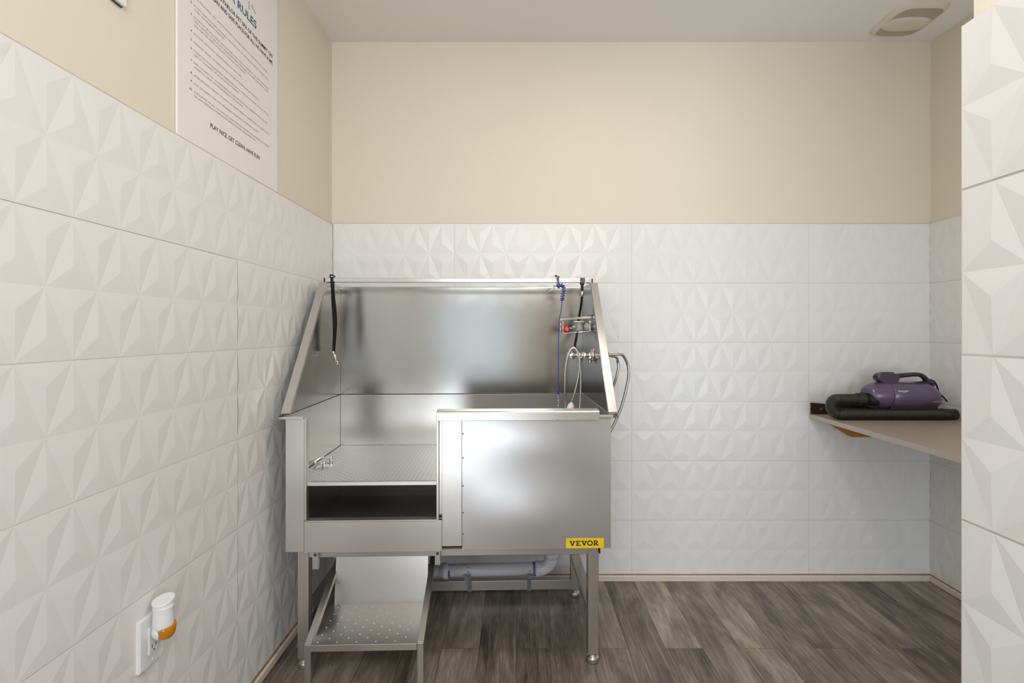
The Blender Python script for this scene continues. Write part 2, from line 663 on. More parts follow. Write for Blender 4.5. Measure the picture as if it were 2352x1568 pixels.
def tile_field(name, parent, fmap, u0, u1, joint, z_top, pitch, z_bot, rel=0.0065, thick=0.010, gap=0.0017, w=0.9023, phase=0.0):
    """Clad a wall. fmap(u, z, h) -> world point, h metres in front of the wall."""
    mb = MB()
    tris = tile_facets(w, pitch, rel, phase)
    k0 = math.floor((u0 - joint) / w)
    k1 = math.ceil((u1 - joint) / w)
    up = (fmap(1, 0, 0) - fmap(0, 0, 0)).cross(fmap(0, 1, 0) - fmap(0, 0, 0)).dot(fmap(0, 0, 1) - fmap(0, 0, 0)) > 0
    row = 0
    rnd = random.Random(name)
    while z_top - row * pitch > z_bot + 0.01:
        zt = z_top - row * pitch
        zb = max(zt - pitch, z_bot)
        for k in range(k0, k1):
            ua, ub = max(joint + k * w, u0), min(joint + (k + 1) * w, u1)
            if ub - ua < 0.012:
                continue
            ua += gap / 2; ub -= gap / 2
            za, zc = zt - gap / 2, zb + gap / 2
            base = joint + k * w
            lip = rnd.uniform(-0.0006, 0.0006)
            for t in tris:
                poly = [(base + p[0], zt - p[1], p[2]) for p in t]
                poly = clip(poly, ua, ub, 0)
                if poly:
                    poly = clip(poly, zc, za, 1)
                if not poly:
                    continue
                area = 0.0
                for i in range(len(poly)):
                    a, b = poly[i], poly[(i + 1) % len(poly)]
                    area += a[0] * b[1] - b[0] * a[1]
                if abs(area) < 1e-9:
                    continue
                if (area > 0) != up:
                    poly.reverse()
                mb.add([fmap(p[0], p[1], thick + p[2] + lip) for p in poly], [tuple(range(len(poly)))])
            # the tile's four thin sides
            c = [(ua, za), (ub, za), (ub, zc), (ua, zc)]
            for i in range(4):
                a, b = c[i], c[(i + 1) % 4]
                q = [fmap(a[0], a[1], thick + lip), fmap(b[0], b[1], thick + lip), fmap(b[0], b[1], 0.001), fmap(a[0], a[1], 0.001)]
                if not up:
                    q.reverse()
                mb.add(q, [(0, 1, 2, 3)])
        row += 1
    ob = obj(name, mb, 'tile', parent)
    g = MB()
    q = [fmap(u0, z_bot, thick - 0.0007), fmap(u1, z_bot, thick - 0.0007), fmap(u1, z_top - 0.001, thick - 0.0007), fmap(u0, z_top - 0.001, thick - 0.0007)]
    g.add(q, [(0, 1, 2, 3)])
    obj('grout', g, 'grout', ob)
    return ob


TT = 0.010
ZT = 1.816      # top of the cladding on the back wall
ZTL = 1.8085    # and on the left wall
w_back = struct('wall_back', MB().box(XL - .1, XR + .1, YB, YB + .1, 0, ZC), 'paint')
w_left = struct('wall_left', MB().box(XL - .1, XL, YR, YB, 0, ZC), 'paint')
w_right = struct('wall_right', MB().box(XR, XR + .1, YR, YB, 0, ZC), 'paint')
w_near = struct('wall_right_near', MB().box(XN, XN + .13, YR, YN, 0, ZC), 'paint')
# the wall behind the camera, with a wide doorway that lets the daylight in
DX0, DX1, DZ = -0.80, 0.25, 1.76      # low doorway
WX0, WX1, WZ0, WZ1 = -.60, .74, 2.00, 2.56   # window high in the same wall
rb = MB().box(XL - .1, DX0, YR - .1, YR, 0, WZ0).box(DX1, XN, YR - .1, YR, 0, WZ0).box(DX0, DX1, YR - .1, YR, DZ, WZ0)
rb.box(XL - .1, WX0, YR - .1, YR, WZ0, ZC).box(WX1, XN, YR - .1, YR, WZ0, ZC).box(WX0, WX1, YR - .1, YR, WZ1, ZC)
struct('wall_rear', rb, 'paint')
GZ = .70     # mid rail of the glazed door
fr = MB()
fr.box(DX0, DX0 + .05, YR - .08, YR + .012, 0, DZ).box(DX1 - .05, DX1, YR - .08, YR + .012, 0, DZ).box(DX0, DX1, YR - .08, YR + .012, DZ - .04, DZ)
fr.box(DX0 + .05, DX1 - .05, YR - .07, YR - .02, 0, .06).box(DX0 + .05, DX1 - .05, YR - .07, YR - .02, GZ - .27, GZ)
struct('door_1', fr, 'trim')
fr = MB()
fr.box(WX0, WX0 + .03, YR - .08, YR + .012, WZ0, WZ1).box(WX1 - .03, WX1, YR - .08, YR + .012, WZ0, WZ1)
fr.box(WX0, WX1, YR - .08, YR + .012, WZ0, WZ0 + .03).box(WX0, WX1, YR - .08, YR + .012, WZ1 - .03, WZ1)
struct('window_1', fr, 'trim')
# unseen passage behind the near wall; its window is added for fill light
VX0, VX1, VZ0, VZ1 = 1.08, 2.02, .20, 1.75
rb = MB().box(XN + .13, VX0, YR - .1, YR, 0, ZC).box(VX1, XR + .1, YR - .1, YR, 0, ZC).box(VX0, VX1, YR - .1, YR, 0, VZ0).box(VX0, VX1, YR - .1, YR, VZ1, ZC)
struct('wall_passage', rb, 'paint')
fr = MB()
fr.box(VX0, VX0 + .03, YR - .08, YR + .012, VZ0, VZ1).box(VX1 - .03, VX1, YR - .08, YR + .012, VZ0, VZ1)
fr.box(VX0, VX1, YR - .08, YR + .012, VZ0, VZ0 + .03).box(VX0, VX1, YR - .08, YR + .012, VZ1 - .03, VZ1)
struct('fill_window', fr, 'trim')
struct('floor', MB().box(XL - .1, XR + .1, YR - .1, YB + .1, -0.05, 0), 'floor')
struct('ceiling', MB().box(XL - .1, XR + .1, YR - .1, YB + .1, ZC, ZC + .05), 'ceiling')

tile_field('wall_tiling', w_back, lambda u, z, h: Vector((u, YB - h, z)), XL + TT, XR - TT, 0.588, ZT, 0.3020, 0.030, rel=0.0028)
tile_field('wall_tiling', w_left, lambda u, z, h: Vector((XL + h, u, z)), YR, YB - TT, -0.920, ZTL, 0.3005, 0.030, rel=0.0027, phase=0.5)
tile_field('wall_tiling', w_right, lambda u, z, h: Vector((XR - h, u, z)), YR, YB - TT, -0.30, ZT, 0.3028, 0.030, rel=0.0028)
tile_field('wall_tiling', w_near, lambda u, z, h: Vector((XN - h, u, z)), YR, YN, YN, 1.832, 0.3033, 0.0, rel=0.0036, thick=0.024, gap=0.004)

# small painted strip where the tiles meet the floor, with a stained joint above it
struct('baseboard_back', MB().box(XL + .012, XR - .012, YB - .026, YB - .001, 0, 0.029), 'trim', bevel=0.003)
struct('baseboard_left', MB().box(XL + .001, XL + .026, YR, YB - .026, 0, 0.029), 'trim', bevel=0.003)
struct('baseboard_right', MB().box(XR - .026, XR - .001, YR, YB - .026, 0, 0.029), 'trim', bevel=0.003)
struct('trim_1', MB().box(XL + TT, XR - TT, YB - .016, YB - .010, 0.029, 0.0325), 'caulk')
struct('trim_2', MB().box(XL + .010, XL + .0165, YR, YB - .016, 0.029, 0.0335), 'caulk')
struct('trim_3', MB().box(XR - .016, XR - .010, YR, YB - .016, 0.029, 0.0325), 'caulk')
# raw top edge of the cladding
struct('trim_4', MB().box(XL + TT, XR - TT, YB - TT, YB, ZT - .001, ZT + .0025), 'grout')
struct('trim_5', MB().box(XL, XL + TT, YR, YB, ZTL - .001, ZTL + .003), 'grout')

# ------------------------------------------------------------------ the tub
TH = math.radians(1.6)
TX, TY = -0.856, -0.731
W, D = 1.213, 0.645
tub = thing('dog_grooming_tub', 'stainless steel dog washing tub on legs with open doorway and pull-out step', 'tub', (TX, TY, 0), TH)
TM = ROOT_M[tub.name]


def tl(px, py, d):
    """Pixel at depth d -> the tub's own coordinates."""
    return TM.inverted() @ P(px, py, d)


ZB, ZS, ZTOP = 0.449, 0.955, 1.487
B = 0.0012
m = MB()
m.box(0, .006, .010, D, ZB, ZS)
m.box(W - .006, W, .010, D, ZB, ZS)
m.box(.006, W - .006, D - .006, D, ZB, ZS)
obj('basin', m, 'steel_in', tub, bevel=B)
obj('basin_floor', MB().box(.006, W - .006, .010, D - .006, ZB, ZB + .006), 'steel_mottled', tub)
m = MB().box(0, .068, -.001, .010, ZB, ZS - .012)
m.box(.062, .0745, .004, .030, ZB + .115, ZS - .012)
obj('front_post', m, 'steel_v', tub, bevel=B)
m = MB().box(.0685, .578, -.001, .010, ZB - .003, .562)
m.box(.0745, .565, -.001, .034, .558, .5645)
obj('door_sill', m, 'steel_v', tub, bevel=B)
m = MB().box(.5575, .5665, -.003, .034, .5645, .938)
m.box(.5665, .579, .006, .034, .5645, .938)
obj('door_channel', m, 'tube', tub, bevel=B)
obj('door_stop', MB().box(.567, .5785, -.003, .006, .572, .580), 'black_rubber', tub)
obj('guide_strip', MB().box(.579, .6525, -.0065, .008, .466, .938), 'steel_v', tub, bevel=B)
for z in (.885, .795, .690, .590, .510):
    obj('screw', MB().lathe([(-.0022, .0026), (.004, .0026)], (.6565, 0, z), 'y', 10), 'slot', tub)
# front sheet: many small cells so it keeps a faint oil-can dent
m = MB()
NX, NZ = 24, 22
px0, px1, pz0, pz1 = .6535, W, ZB + .006, .940


def dent(s, t):
    return .0040 * math.sin(PI * s) * math.sin(PI * t) * math.sin(2.2 * PI * t + 1.1 * s + .4)


vs = [(px0 + (px1 - px0) * i / NX, -.001 - dent(i / NX, j / NZ), pz0 + (pz1 - pz0) * j / NZ) for i in range(NX + 1) for j in range(NZ + 1)]
fs = [(i * (NZ + 1) + j, (i + 1) * (NZ + 1) + j, (i + 1) * (NZ + 1) + j + 1, i * (NZ + 1) + j + 1) for i in range(NX) for j in range(NZ)]
m.add(vs, fs, True)
m.box(px0, px1, .004, .010, pz0, pz1)
m.box(px0, px1, -.001, .010, pz0 - .004, pz0)
m.box(px1 - .004, px1, -.0012, .010, pz0, pz1)
obj('front_panel', m, 'steel_front', tub)
# raised front rim over the fixed panel
m = MB()
prof = [(-.014, .935), (-.014, .9665), (-.011, .970), (.030, .974), (.030, .968), (-.006, .964), (-.006, .935)]
m.prism([(.5585, y, z) for y, z in prof], (1.168 - .5585, 0, 0))
m.box(.5585, .561, -.012, .028, .940, .970)
m.box(1.1655, 1.168, -.012, .028, .940, .970)
obj('front_rim', m, 'steel_soft', tub, bevel=B)
m = MB()
m.box(-.026, .069, -.013, .008, .943, .953)
m.box(-.026, -.006, -.013, D, .943, .953)
m.box(-.006, .003, .008, D, .948, .953)
obj('side_rim', m, 'steel_soft', tub, bevel=B)
m = MB()
m.box(1.168, W + .026, -.013, .008, .943, .953)
m.box(W + .006, W + .026, -.013, D, .943, .953)
m.box(W - .003, W + .006, .008, D, .948, .953)
obj('side_rim', m, 'steel_soft', tub, bevel=B)
# splash guards
YS0, YS1 = .018, .425
side = [(YS0, ZS + .004), (D, ZS + .004), (D, ZTOP), (YS1, ZTOP)]
obj('splash_panel', MB().prism([(.0015, y, z) for y, z in side], (.005, 0, 0)), 'steel', tub)
obj('splash_panel', MB().prism([(W - .0065, y, z) for y, z in side], (.005, 0, 0)), 'steel', tub)
m = MB().box(.006, W - .006, D - .006, D, ZS + .003, ZTOP).box(.006, W - .006, D - .002, D + .012, ZTOP - .003, ZTOP)
obj('back_splash', m, 'steel', tub, bevel=B)
for xa, xb in ((-.024, .0085), (W - .004, W + .0275)):
    m = MB()
    a, b = Vector((0, YS0, ZS + .004)), Vector((0, YS1, ZTOP))
    t = (b - a).normalized()
    nn = Vector((0, -t.z, t.y))
    q = [a, b, Vector((0, D, ZTOP)), Vector((0, D, ZTOP + .003)), b + nn * .003 + Vector((0, 0, .001)), a + nn * .003]
    m.prism([(xa, p.y, p.z) for p in q], (xb - xa, 0, 0))
    # folded-back edge
    if xa < 0:
        m.prism([(xb - .003, p.y, p.z) for p in (a, b, Vector((0, D, ZTOP)), Vector((0, D, ZTOP - .012)), b - nn * .010 - Vector((0, 0, .006)), a - nn * .010)], (.003, 0, 0))
        xo = xa
    else:
        m.prism([(xa, p.y, p.z) for p in (a, b, Vector((0, D, ZTOP)), Vector((0, D, ZTOP - .012)), b - nn * .010 - Vector((0, 0, .006)), a - nn * .010)], (.003, 0, 0))
        xo = xb - .003
    m.prism([(xo, p.y, p.z) for p in (a, b, Vector((0, D, ZTOP)), Vector((0, D, ZTOP - .016)), b - nn * .013 - Vector((0, 0, .008)), a - nn * .013)], (.003, 0, 0))
    obj('splash_flange', m, 'steel_soft', tub)
# tether rail across the top
rl = obj('tether_rail', MB().box(.004, W - .003, .430, .448, 1.4915, 1.5095), 'tube', tub, bevel=B)
for x in (-.006, W + .006):
    bt = MB().lathe([(0, .0035), (.020, .0035), (.021, .002)], (x, .439, ZTOP + .003), 'z', 12)
    s = 1 if x < 0 else -1
    bt.lathe([(0, .007), (.005, .007)], (x + s * .020, .439, ZTOP + .002), 'z', 6)
    obj('bolt', bt, 'dark_clip', tub)
# false floor with its lifting handle
m = MB().box(.010, W - .010, .016, D - .010, .7015, .7055)
m.box(.010, W - .010, .016, .020, .689, .7055)
m.box(.0765, .090, .0135, .016, .692, .7055)
gr = obj('false_floor', m, 'grate', tub, bevel=.0006)
hb = MB()
hp = [tl(766, 1062, 2.27), tl(752, 1073, 2.18)]
ha, hc = Vector((hp[0].x, hp[0].y, .7055)), Vector((hp[1].x, hp[1].y, .7055))
ha = Vector((.062, .325, .7055)); hc = Vector((.062, .235, .7055))
for q in (ha, hc):
    hb.lathe([(0, .0075), (.020, .0075), (.021, .006)], q, 'z', 14)
loop = spline([ha + Vector((0, 0, .013)), ha + Vector((-.030, .004, .015)), ha + Vector((-.044, -.010, .015)),
               hc + Vector((-.044, .010, .015)), hc + Vector((-.030, -.004, .015)), hc + Vector((0, 0, .013))], 6)
hb.tube(loop, .0038, 8)
hb.box(.050, .098, .215, .345, .7052, .7062)
obj('lift_handle', hb, 'chrome', gr)
# stand
LX = ((.036, .077), (1.130, 1.171))
LY = ((.020, .060), (.515, .555))
for lx in LX:
    for ly in LY:
        lg = obj('leg', MB().box(lx[0], lx[1], ly[0], ly[1], .036, ZB - .004), 'tube', tub, bevel=.002)
        c = ((lx[0] + lx[1]) / 2, (ly[0] + ly[1]) / 2, 0)
        ft = MB().lathe([(0, .0205), (.002, .0235), (.010, .0245), (.012, .0238), (.014, .0245), (.020, .0240), (.022, .0215),
                         (.0225, .017), (.036, .0165)], c, 'z', 24)
        obj('foot', ft, 'steel_soft', lg)
m = MB().box(LX[0][1], LX[1][0], .022, .046, .4185, ZB - .004)
m.box(LX[0][1], LX[1][0], .527, .551, .4185, ZB - .004)
m.box(.040, .073, .060, .515, .4185, ZB - .004)
m.box(1.134, 1.167, .060, .515, .4185, ZB - .004)
obj('frame_rail', m, 'tube', tub, bevel=.0015)
obj('cross_rail', MB().box(.077, 1.130, .515, .548, .040, .085), 'tube', tub, bevel=.0015)
for lx in LX:
    obj('side_rail', MB().box(lx[0] - .001, lx[1] + .001, .060, .515, .190, .205), 'tube', tub, bevel=.0015)
obj('edge_guard', MB().box(1.1725, 1.1765, .016, .060, .422, .450), 'black_rubber', tub)
# hanging brackets of the step
for x, z0 in ((.107, .381), (.561, .392)):
    bk = obj('bracket', MB().box(x - .0105, x + .0105, .004, .020, z0, ZB - .005), 'tube', tub, bevel=.0012)
    bl = MB().lathe([(-.003, .0038), (0, .0058), (.002, .0058)], (x, .003, .436), 'y', 14)
    obj('bolt', bl, 'dark_clip', bk)
# pull-out step
zs = .198
sx0, sx1 = tl(711, 1480, 1.78).x, tl(957, 1480, 1.78).x
sy0, sy1 = tl(834, 1480, 1.78).y, tl(870, 1383, 2.045).y
m = MB().box(sx0, sx1, sy0, sy1, zs - .003, zs)
m.prism([(sx0 + .002, sy1 - .003, zs - .004), (sx0 + .002, sy1, zs - .004), (sx0 + .002, sy1 + .030, ZB - .012), (sx0 + .002, sy1 + .027, ZB - .012)], (sx1 - sx0 - .004, 0, 0))
m.slot = 1
for r in range(11):
    yy = sy0 + .0145 + r * .0225
    for k in range(6):
        xx = sx0 + .024 + k * .0662 + (.0331 if r % 2 else 0)
        if xx < sx1 - .012:
            m.sphere((xx, yy, zs - .0002), .0027, 10, (1, 1, .6), half=True)
step = obj('pull_out_step', m, ('tube', 'stud'), tub)
obj('front_lip', MB().box(sx0, sx1, sy0 - .0025, sy0 - .0002, zs - .022, zs + .0006), 'steel_soft', step, bevel=.0009)
for px in (707.3, 964.8):
    x = tl(px, 1480, 1.78).x
    yf = sy0 - .001
    obj('step_leg', MB().box(x - .0108, x + .0108, yf, yf + .0216, .0, zs + .001), 'tube', step, bevel=.0015)
    obj('step_arm', MB().bar((x, yf + .010, zs - .008), (x, .27, .378), .0216, .0216), 'tube', step, bevel=.0012)
# sticker with slab lettering
s0, s1 = tl(1300, 1258, 1.957), tl(1387, 1236, 1.958)
yk = -.0032
st = obj('maker_sticker', MB().box(s0.x, s1.x, yk, yk + .0012, s0.z - .001, s1.z), 'yellow', tub)
lt = MB()


def slab(ch, x, w, z, h):
    """One slab-serif capital in a box w x h at (x, z), as flat quads."""
    t = .0042
    y = yk - .0004

    def quad(*pts):
        lt.add([(x + a * w, y, z + b * h) for a, b in pts], [tuple(range(len(pts)))])
    tw = t / w
    th = .0034 / h
    if ch == 'V':
        quad((.03, 1), (.03 + 1.35 * tw, 1), (.5 + .5 * tw, 0), (.5 - .5 * tw, 0))
        quad((.97 - 1.25 * tw, 1), (.97, 1), (.5 + .5 * tw, 0), (.5 - .5 * tw, 0))
        quad((-.04, 1 - th), (.44, 1 - th), (.44, 1), (-.04, 1))
        quad((.60, 1 - th), (1.04, 1 - th), (1.04, 1), (.60, 1))
    elif ch == 'E':
        quad((.12, 0), (.12 + tw, 0), (.12 + tw, 1), (.12, 1))
        quad((0, 0), (.95, 0), (.95, th), (0, th))
        quad((0, 1 - th), (.93, 1 - th), (.93, 1), (0, 1))
        quad((.12, .5 - th / 2), (.68, .5 - th / 2), (.68, .5 + th / 2), (.12, .5 + th / 2))
        quad((.95 - .5 * tw, 0), (.95, 0), (.95, .30), (.95 - .5 * tw, .30))
        quad((.93 - .5 * tw, .70), (.93, .70), (.93, 1), (.93 - .5 * tw, 1))
        quad((.68 - .4 * tw, .36), (.68, .36), (.68, .64), (.68 - .4 * tw, .64))
    elif ch == 'O':
        n = 28
        for i in range(n):
            a, b = 2 * PI * i / n, 2 * PI * (i + 1) / n
            ri = (.5 - tw, .5 - th * 1.12)
            quad((.5 + .5 * math.cos(a), .5 + .53 * math.sin(a)), (.5 + .5 * math.cos(b), .5 + .53 * math.sin(b)),
                 (.5 + ri[0] * math.cos(b), .5 + ri[1] * math.sin(b)), (.5 + ri[0] * math.cos(a), .5 + ri[1] * math.sin(a)))
    elif ch == 'R':
        quad((.12, 0), (.12 + tw, 0), (.12 + tw, 1), (.12, 1))
        quad((0, 0), (.44, 0), (.44, th), (0, th))
        quad((0, 1 - th), (.6, 1 - th), (.6, 1), (0, 1))
        quad((.12, .42), (.6, .42), (.6, .42 + th * .9), (.12, .42 + th * .9))
        n = 10
        cz, rz = .71, .29
        for i in range(n):
            a, b = -PI / 2 + PI * i / n, -PI / 2 + PI * (i + 1) / n
            quad((.58 + .36 * math.cos(a), cz + rz * math.sin(a)), (.58 + .36 * math.cos(b), cz + rz * math.sin(b)),
                 (.58 + (.36 - tw) * math.cos(b), cz + (rz - th) * math.sin(b)), (.58 + (.36 - tw) * math.cos(a), cz + (rz - th) * math.sin(a)))
        quad((.40, .46), (.40 + 1.1 * tw, .46), (.95, 0), (.95 - 1.3 * tw, 0))
        quad((.70, 0), (1.04, 0), (1.04, th), (.70, th))


sw, sh = s1.x - s0.x, s1.z - s0.z
for ch, a, b, lo in (('V', .095, .245, .235), ('E', .265, .39, .25), ('V', .405, .555, .25), ('O', .56, .71, .255), ('R', .725, .855, .265)):
    slab(ch, s0.x + a * sw, (b - a) * sw, s0.z + (lo - .02) * sh, .53 * sh)
obj('lettering', lt, 'black_ink', st)

# drain pipe under the basin
dp = 2.40


def DPt(px, py, d=dp):
    return tl(px, py, d)


zc = 1.269 - 551 * dp / F
pa, pb = DPt(940, 1311.5), DPt(1240, 1309)
yy = pa.y
ctr = lambda p: Vector((p.x, yy, p.z))
pa, pb = ctr(pa), ctr(pb)
R = .0285
pr = obj('drain_pipe', MB().tube([pa, pb], R, 28), 'pvc', tub)
ex = ctr(DPt(1268, 1290)).x
elb = MB()
arc = [Vector((pb.x - .012, yy, pb.z)), Vector((pb.x, yy, pb.z))]
rr = ex - pb.x
for i in range(1, 11):
    a = PI / 2 * i / 10
    arc.append(Vector((pb.x + rr * math.sin(a), yy, pb.z + rr * (1 - math.cos(a)))))
elb.tube(arc, R + .0025, 28)
elb.tube([Vector((pb.x - .020, yy, pb.z)), Vector((pb.x + .004, yy, pb.z))], R + .0055, 28)
elb.tube([Vector((ex, yy, pb.z + rr)), Vector((ex, yy, ZB + .002))], R - .0005, 28)
elb.tube([Vector((ex, yy, pb.z + rr - .006)), Vector((ex, yy, pb.z + rr + .020))], R + .005, 28)
obj('pipe_elbow', elb, 'pvc', pr)
cx = ctr(DPt(1023, 1312)).x
cp = MB().lathe([(-.055, R - .004), (-.012, R + .004), (-.012, R + .0075), (.014, R + .0075), (.014, R)], (cx, yy, pa.z + .0), 'x', 28)
obj('pipe_coupling', cp, 'pvc', pr)
obj('primer_band', MB().lathe([(0, R + .0006), (.009, R + .0006)], (cx + .014, yy, pa.z), 'x', 28), 'purple_primer', pr)
obj('primer_band', MB().lathe([(0, R + .0006), (.008, R + .0006)], (pb.x - .031, yy, pb.z), 'x', 28), 'purple_primer', pr)
ink = MB()


def on_pipe(u, v):
    a = v / R
    return Vector((u, yy - (R + .0004) * math.cos(a), pa.z + (R + .0004) * math.sin(a)))


put_text(ink, 'PVC  2 IN  SCH 40', ctr(DPt(1165, 1300)).x, .013, .006, .082, on_pipe)
obj('lettering', ink, 'ink_red', pr)
for px in (1077, 1217):
    x = ctr(DPt(px, 1310)).x
    sp = MB()
    path = []
    for i in range(9):
        a = PI * .95 - PI * 1.15 * i / 8
        path.append(Vector((x, yy - (R + .0015) * math.cos(PI - a) * 1.0, pa.z + (R + .0015) * math.sin(a))))
    path = [Vector((x, yy + R, pa.z + .004)), Vector((x, yy + R * .7, pa.z + R * .74)), Vector((x, yy, pa.z + R + .0015)),
            Vector((x, yy - R * .74, pa.z + R * .74)), Vector((x, yy - R - .0015, pa.z)), Vector((x, yy - R - .002, pa.z - R)),
            Vector((x, .5135, .090)), Vector((x, .5130, .036)), Vector((x, .530, .0345))]
    sp.ribbon(path, (1, 0, 0), .019, .0014)
    if px == 1077:
        c = Vector((x - .010, yy - R - .004, pa.z - R + .002))
        sp.bar(c + Vector((-.007, 0, .024)), c + Vector((.008, -.001, -.022)), .018, .002, up=(0, 1, 0))
    sp.slot = 1
    for z, y in ((pa.z + .008, yy - R - .0026), (pa.z - .012, yy - R - .0028), (.078, .5118), (.056, .5116)):
        sp.lathe([(-.0004, .0028), (.0004, .0028)], (x, y, z), 'y', 10)
    obj('pipe_strap', sp, ('zinc', 'slot'), pr)

# tap on the right splash panel with its spray hose
XW = W - .0065
fz = 1.162
fy = tl(1340, 815, 2.30).y
fx0 = tl(1301, 815, 2.30).x
tp = MB()
tp.lathe([(0, .006), (.003, .011), (.010, .0145), (.020, .0160), (.034, .0165), (.036, .013), (.052, .012), (.054, .0145), (.062, .0150), (.064, .011),
          (.070, .0110), (.072, .0145), (.090, .0150), (.092, .0125), (XW - fx0 - .010, .0125), (XW - fx0 - .009, .024), (XW - fx0, .025)], (fx0, fy, fz), 'x', 24)
tp.lathe([(-.030, .010), (-.018, .010), (-.016, .0125), (0, .0125)], (fx0 + .062, fy, fz), 'z', 18)
tp.lathe([(-.034, .009), (-.020, .009), (-.018, .0115), (0, .0115)], (fx0 + .104, fy, fz), 'z', 18)
tp.tube([(fx0 + .118, fy, fz), (fx0 + .120, fy - .008, fz + .022), (fx0 + .124, fy - .012, fz + .030)], .007, 12)
tap = obj('mixer_tap', tp, 'chrome', tub)
dh = 2.285
hpth = [tl(1333, 826, 2.30), tl(1334, 870, 2.30), tl(1331, 945, 2.29), tl(1326, 1000, 2.26), tl(1311, 1030, 2.25), tl(1299, 1000, 2.26),
        tl(1297, 940, dh), tl(1297.5, 880, dh), tl(1299, 845, dh), tl(1306, 812, dh), tl(1317, 798.5, dh), tl(1327, 808, dh), tl(1331, 830, dh),
        tl(1329, 860, dh), tl(1322, 895, dh), tl(1313, 925, dh)]
obj('spray_hose', MB().tube(spline(hpth, 8), .0052, 12), 'braid', tap)
e0, e1 = hpth[-1], tl(1308.5, 941, dh)
dirv = (e1 - e0).normalized()
sh_ = MB()
sh_.tube([e0 - dirv * .002, e0 + dirv * .006, e0 + dirv * .007, e0 + dirv * .030, e0 + dirv * .050, e0 + dirv * .052],
         [.007, .0085, .013, .0155, .0165, .012], 18)
hd = obj('spray_head', sh_, 'white_plastic', tap)
bq = e0 + dirv * .020
obj('spray_button', MB().sphere(bq + Vector((.0155, -.004, .002)), .0055, 12), 'pale_red', hd)
# supplies outside the panel
ox = W + .004
bf = MB().lathe([(-.004, .020), (.004, .020), (.0042, .0095), (.024, .0095), (.0245, .0135), (.050, .0135), (.0505, .0120), (.060, .0120)], (W, fy, fz + .002), 'x', 8)
obj('brass_fitting', bf, 'brass', tap)
obj('fitting_washer', MB().lathe([(.0605, .0110), (.066, .0110), (.0665, .0075), (.078, .0075)], (W, fy, fz + .002), 'x', 16), 'chrome', tap)
q0 = Vector((W + .072, fy, fz + .002))
o1 = [q0, tl(1425, 813.5, 2.31), tl(1434, 820, 2.32), tl(1442, 838, 2.33), tl(1444, 858, 2.33), tl(1440, 885, 2.33), tl(1430, 925, 2.33),
      tl(1416, 962, 2.33), tl(1401, 992, 2.33), tl(1390, 1016, 2.35)]
obj('supply_hose', MB().tube(spline(o1, 8), .0064, 12), 'braid', tap)
o2 = [q0 + Vector((-.010, .004, -.004)), tl(1415, 820, 2.33), tl(1419, 830, 2.35), tl(1420, 846, 2.35), tl(1415, 868, 2.35), tl(1407, 890, 2.36), tl(1398, 910, 2.37), tl(1390, 935, 2.38)]
obj('supply_hose', MB().tube(spline(o2, 8), .0062, 12), 'braid', tap)

# ------------------------------------------------------------------ things hung on the tub
# wire basket on the right splash panel
def world(v):
    return TM @ Vector(v)


bk0 = tl(1293, 736, 2.33); bk1 = tl(1358, 731, 2.33)
bx0, bx1 = bk0.x, XW - .004
byf, byb = bk0.y, bk0.y + .095
bz0, bz1 = 1.258, 1.322
tilt = .006


def bw(x, y, z):
    return world((x, y, z + tilt * (x - bx0) / (bx1 - bx0) * 1.6))


bas = thing('wire_basket', 'small chrome wire basket fixed inside the right splash panel of the tub', 'basket', tuple(world((bx1, (byf + byb) / 2, bz0))))
rim = MB()
rim.bar(bw(bx0, byf, bz1), bw(bx1, byf, bz1), .0035, .009)
rim.bar(bw(bx0, byb, bz1), bw(bx1, byb, bz1), .0035, .009)
rim.bar(bw(bx0, byf, bz1), bw(bx0, byb, bz1), .0035, .009)
rim.bar(bw(bx1, byf, bz1), bw(bx1, byb, bz1), .0035, .009)
obj('rim', rim, 'chrome', bas, world=True)
wr = MB()
wr.tube([bw(bx0, byf, bz1), bw(bx0, byf, bz0 + .006), bw(bx0 + .006, byf, bz0), bw(bx1 - .012, byf, bz0), bw(bx1 - .006, byf, bz0 + .006), bw(bx1 - .006, byf, bz1)], .0022, 8)
wr.tube([bw(bx0, byb, bz1), bw(bx0, byb, bz0), bw(bx1 - .006, byb, bz0), bw(bx1 - .006, byb, bz1)], .0022, 8)
for i in range(9):
    x = bx0 + .008 + (bx1 - bx0 - .020) * i / 8
    wr.tube([bw(x, byf, bz0), bw(x, byb, bz0)], .0016, 6)
wr.tube([bw(bx1 - .006, byf, bz0 + .004), bw(bx1 + .002, byf + .004, bz0 + .001)], .0022, 8)
obj('wire_tray', wr, 'chrome', bas, world=True)
for y in (byf + .010, byb - .010):
    obj('mount', MB().bar(bw(bx1 - .002, y, bz1 + .002), bw(bx1 + .003, y, bz1 + .002), .014, .016), 'dark_clip', bas, world=True)
# contents
zf = bz0 + .0022
cb = bw(bx0 + .019, byf + .028, zf + .0155)
red = thing('bottle', 'red bottle lying in the wire basket with its round end forward', 'bottle', tuple(cb))
mm = MB().lathe([(-.016, .008), (-.015, .0135), (-.012, .0150), (.045, .0150), (.050, .010)], cb, 'y', 20)
obj('body', mm, 'red', red, world=True)
obj('cap', MB().lathe([(-.021, .0065), (-.0205, .0085), (-.014, .009)], cb, 'y', 18), 'pale_red', red, world=True, label='paler red cap')
c2 = bw(bx0 + .012, byf + .056, zf + .029)
cl = thing('plastic_clip', 'small flat red piece standing behind the red bottle in the basket', 'clip', tuple(c2))
obj('plate', MB().box(c2.x - .011, c2.x + .011, c2.y - .004, c2.y + .004, c2.z - .027, c2.z + .010), 'red', cl, world=True, bevel=.002)
obj('prong', MB().tube([c2 + Vector((.006, -.004, -.004)), c2 + Vector((.030, -.006, -.008)), c2 + Vector((.048, -.006, -.011))], .0024, 8), 'white_plastic', cl, world=True)
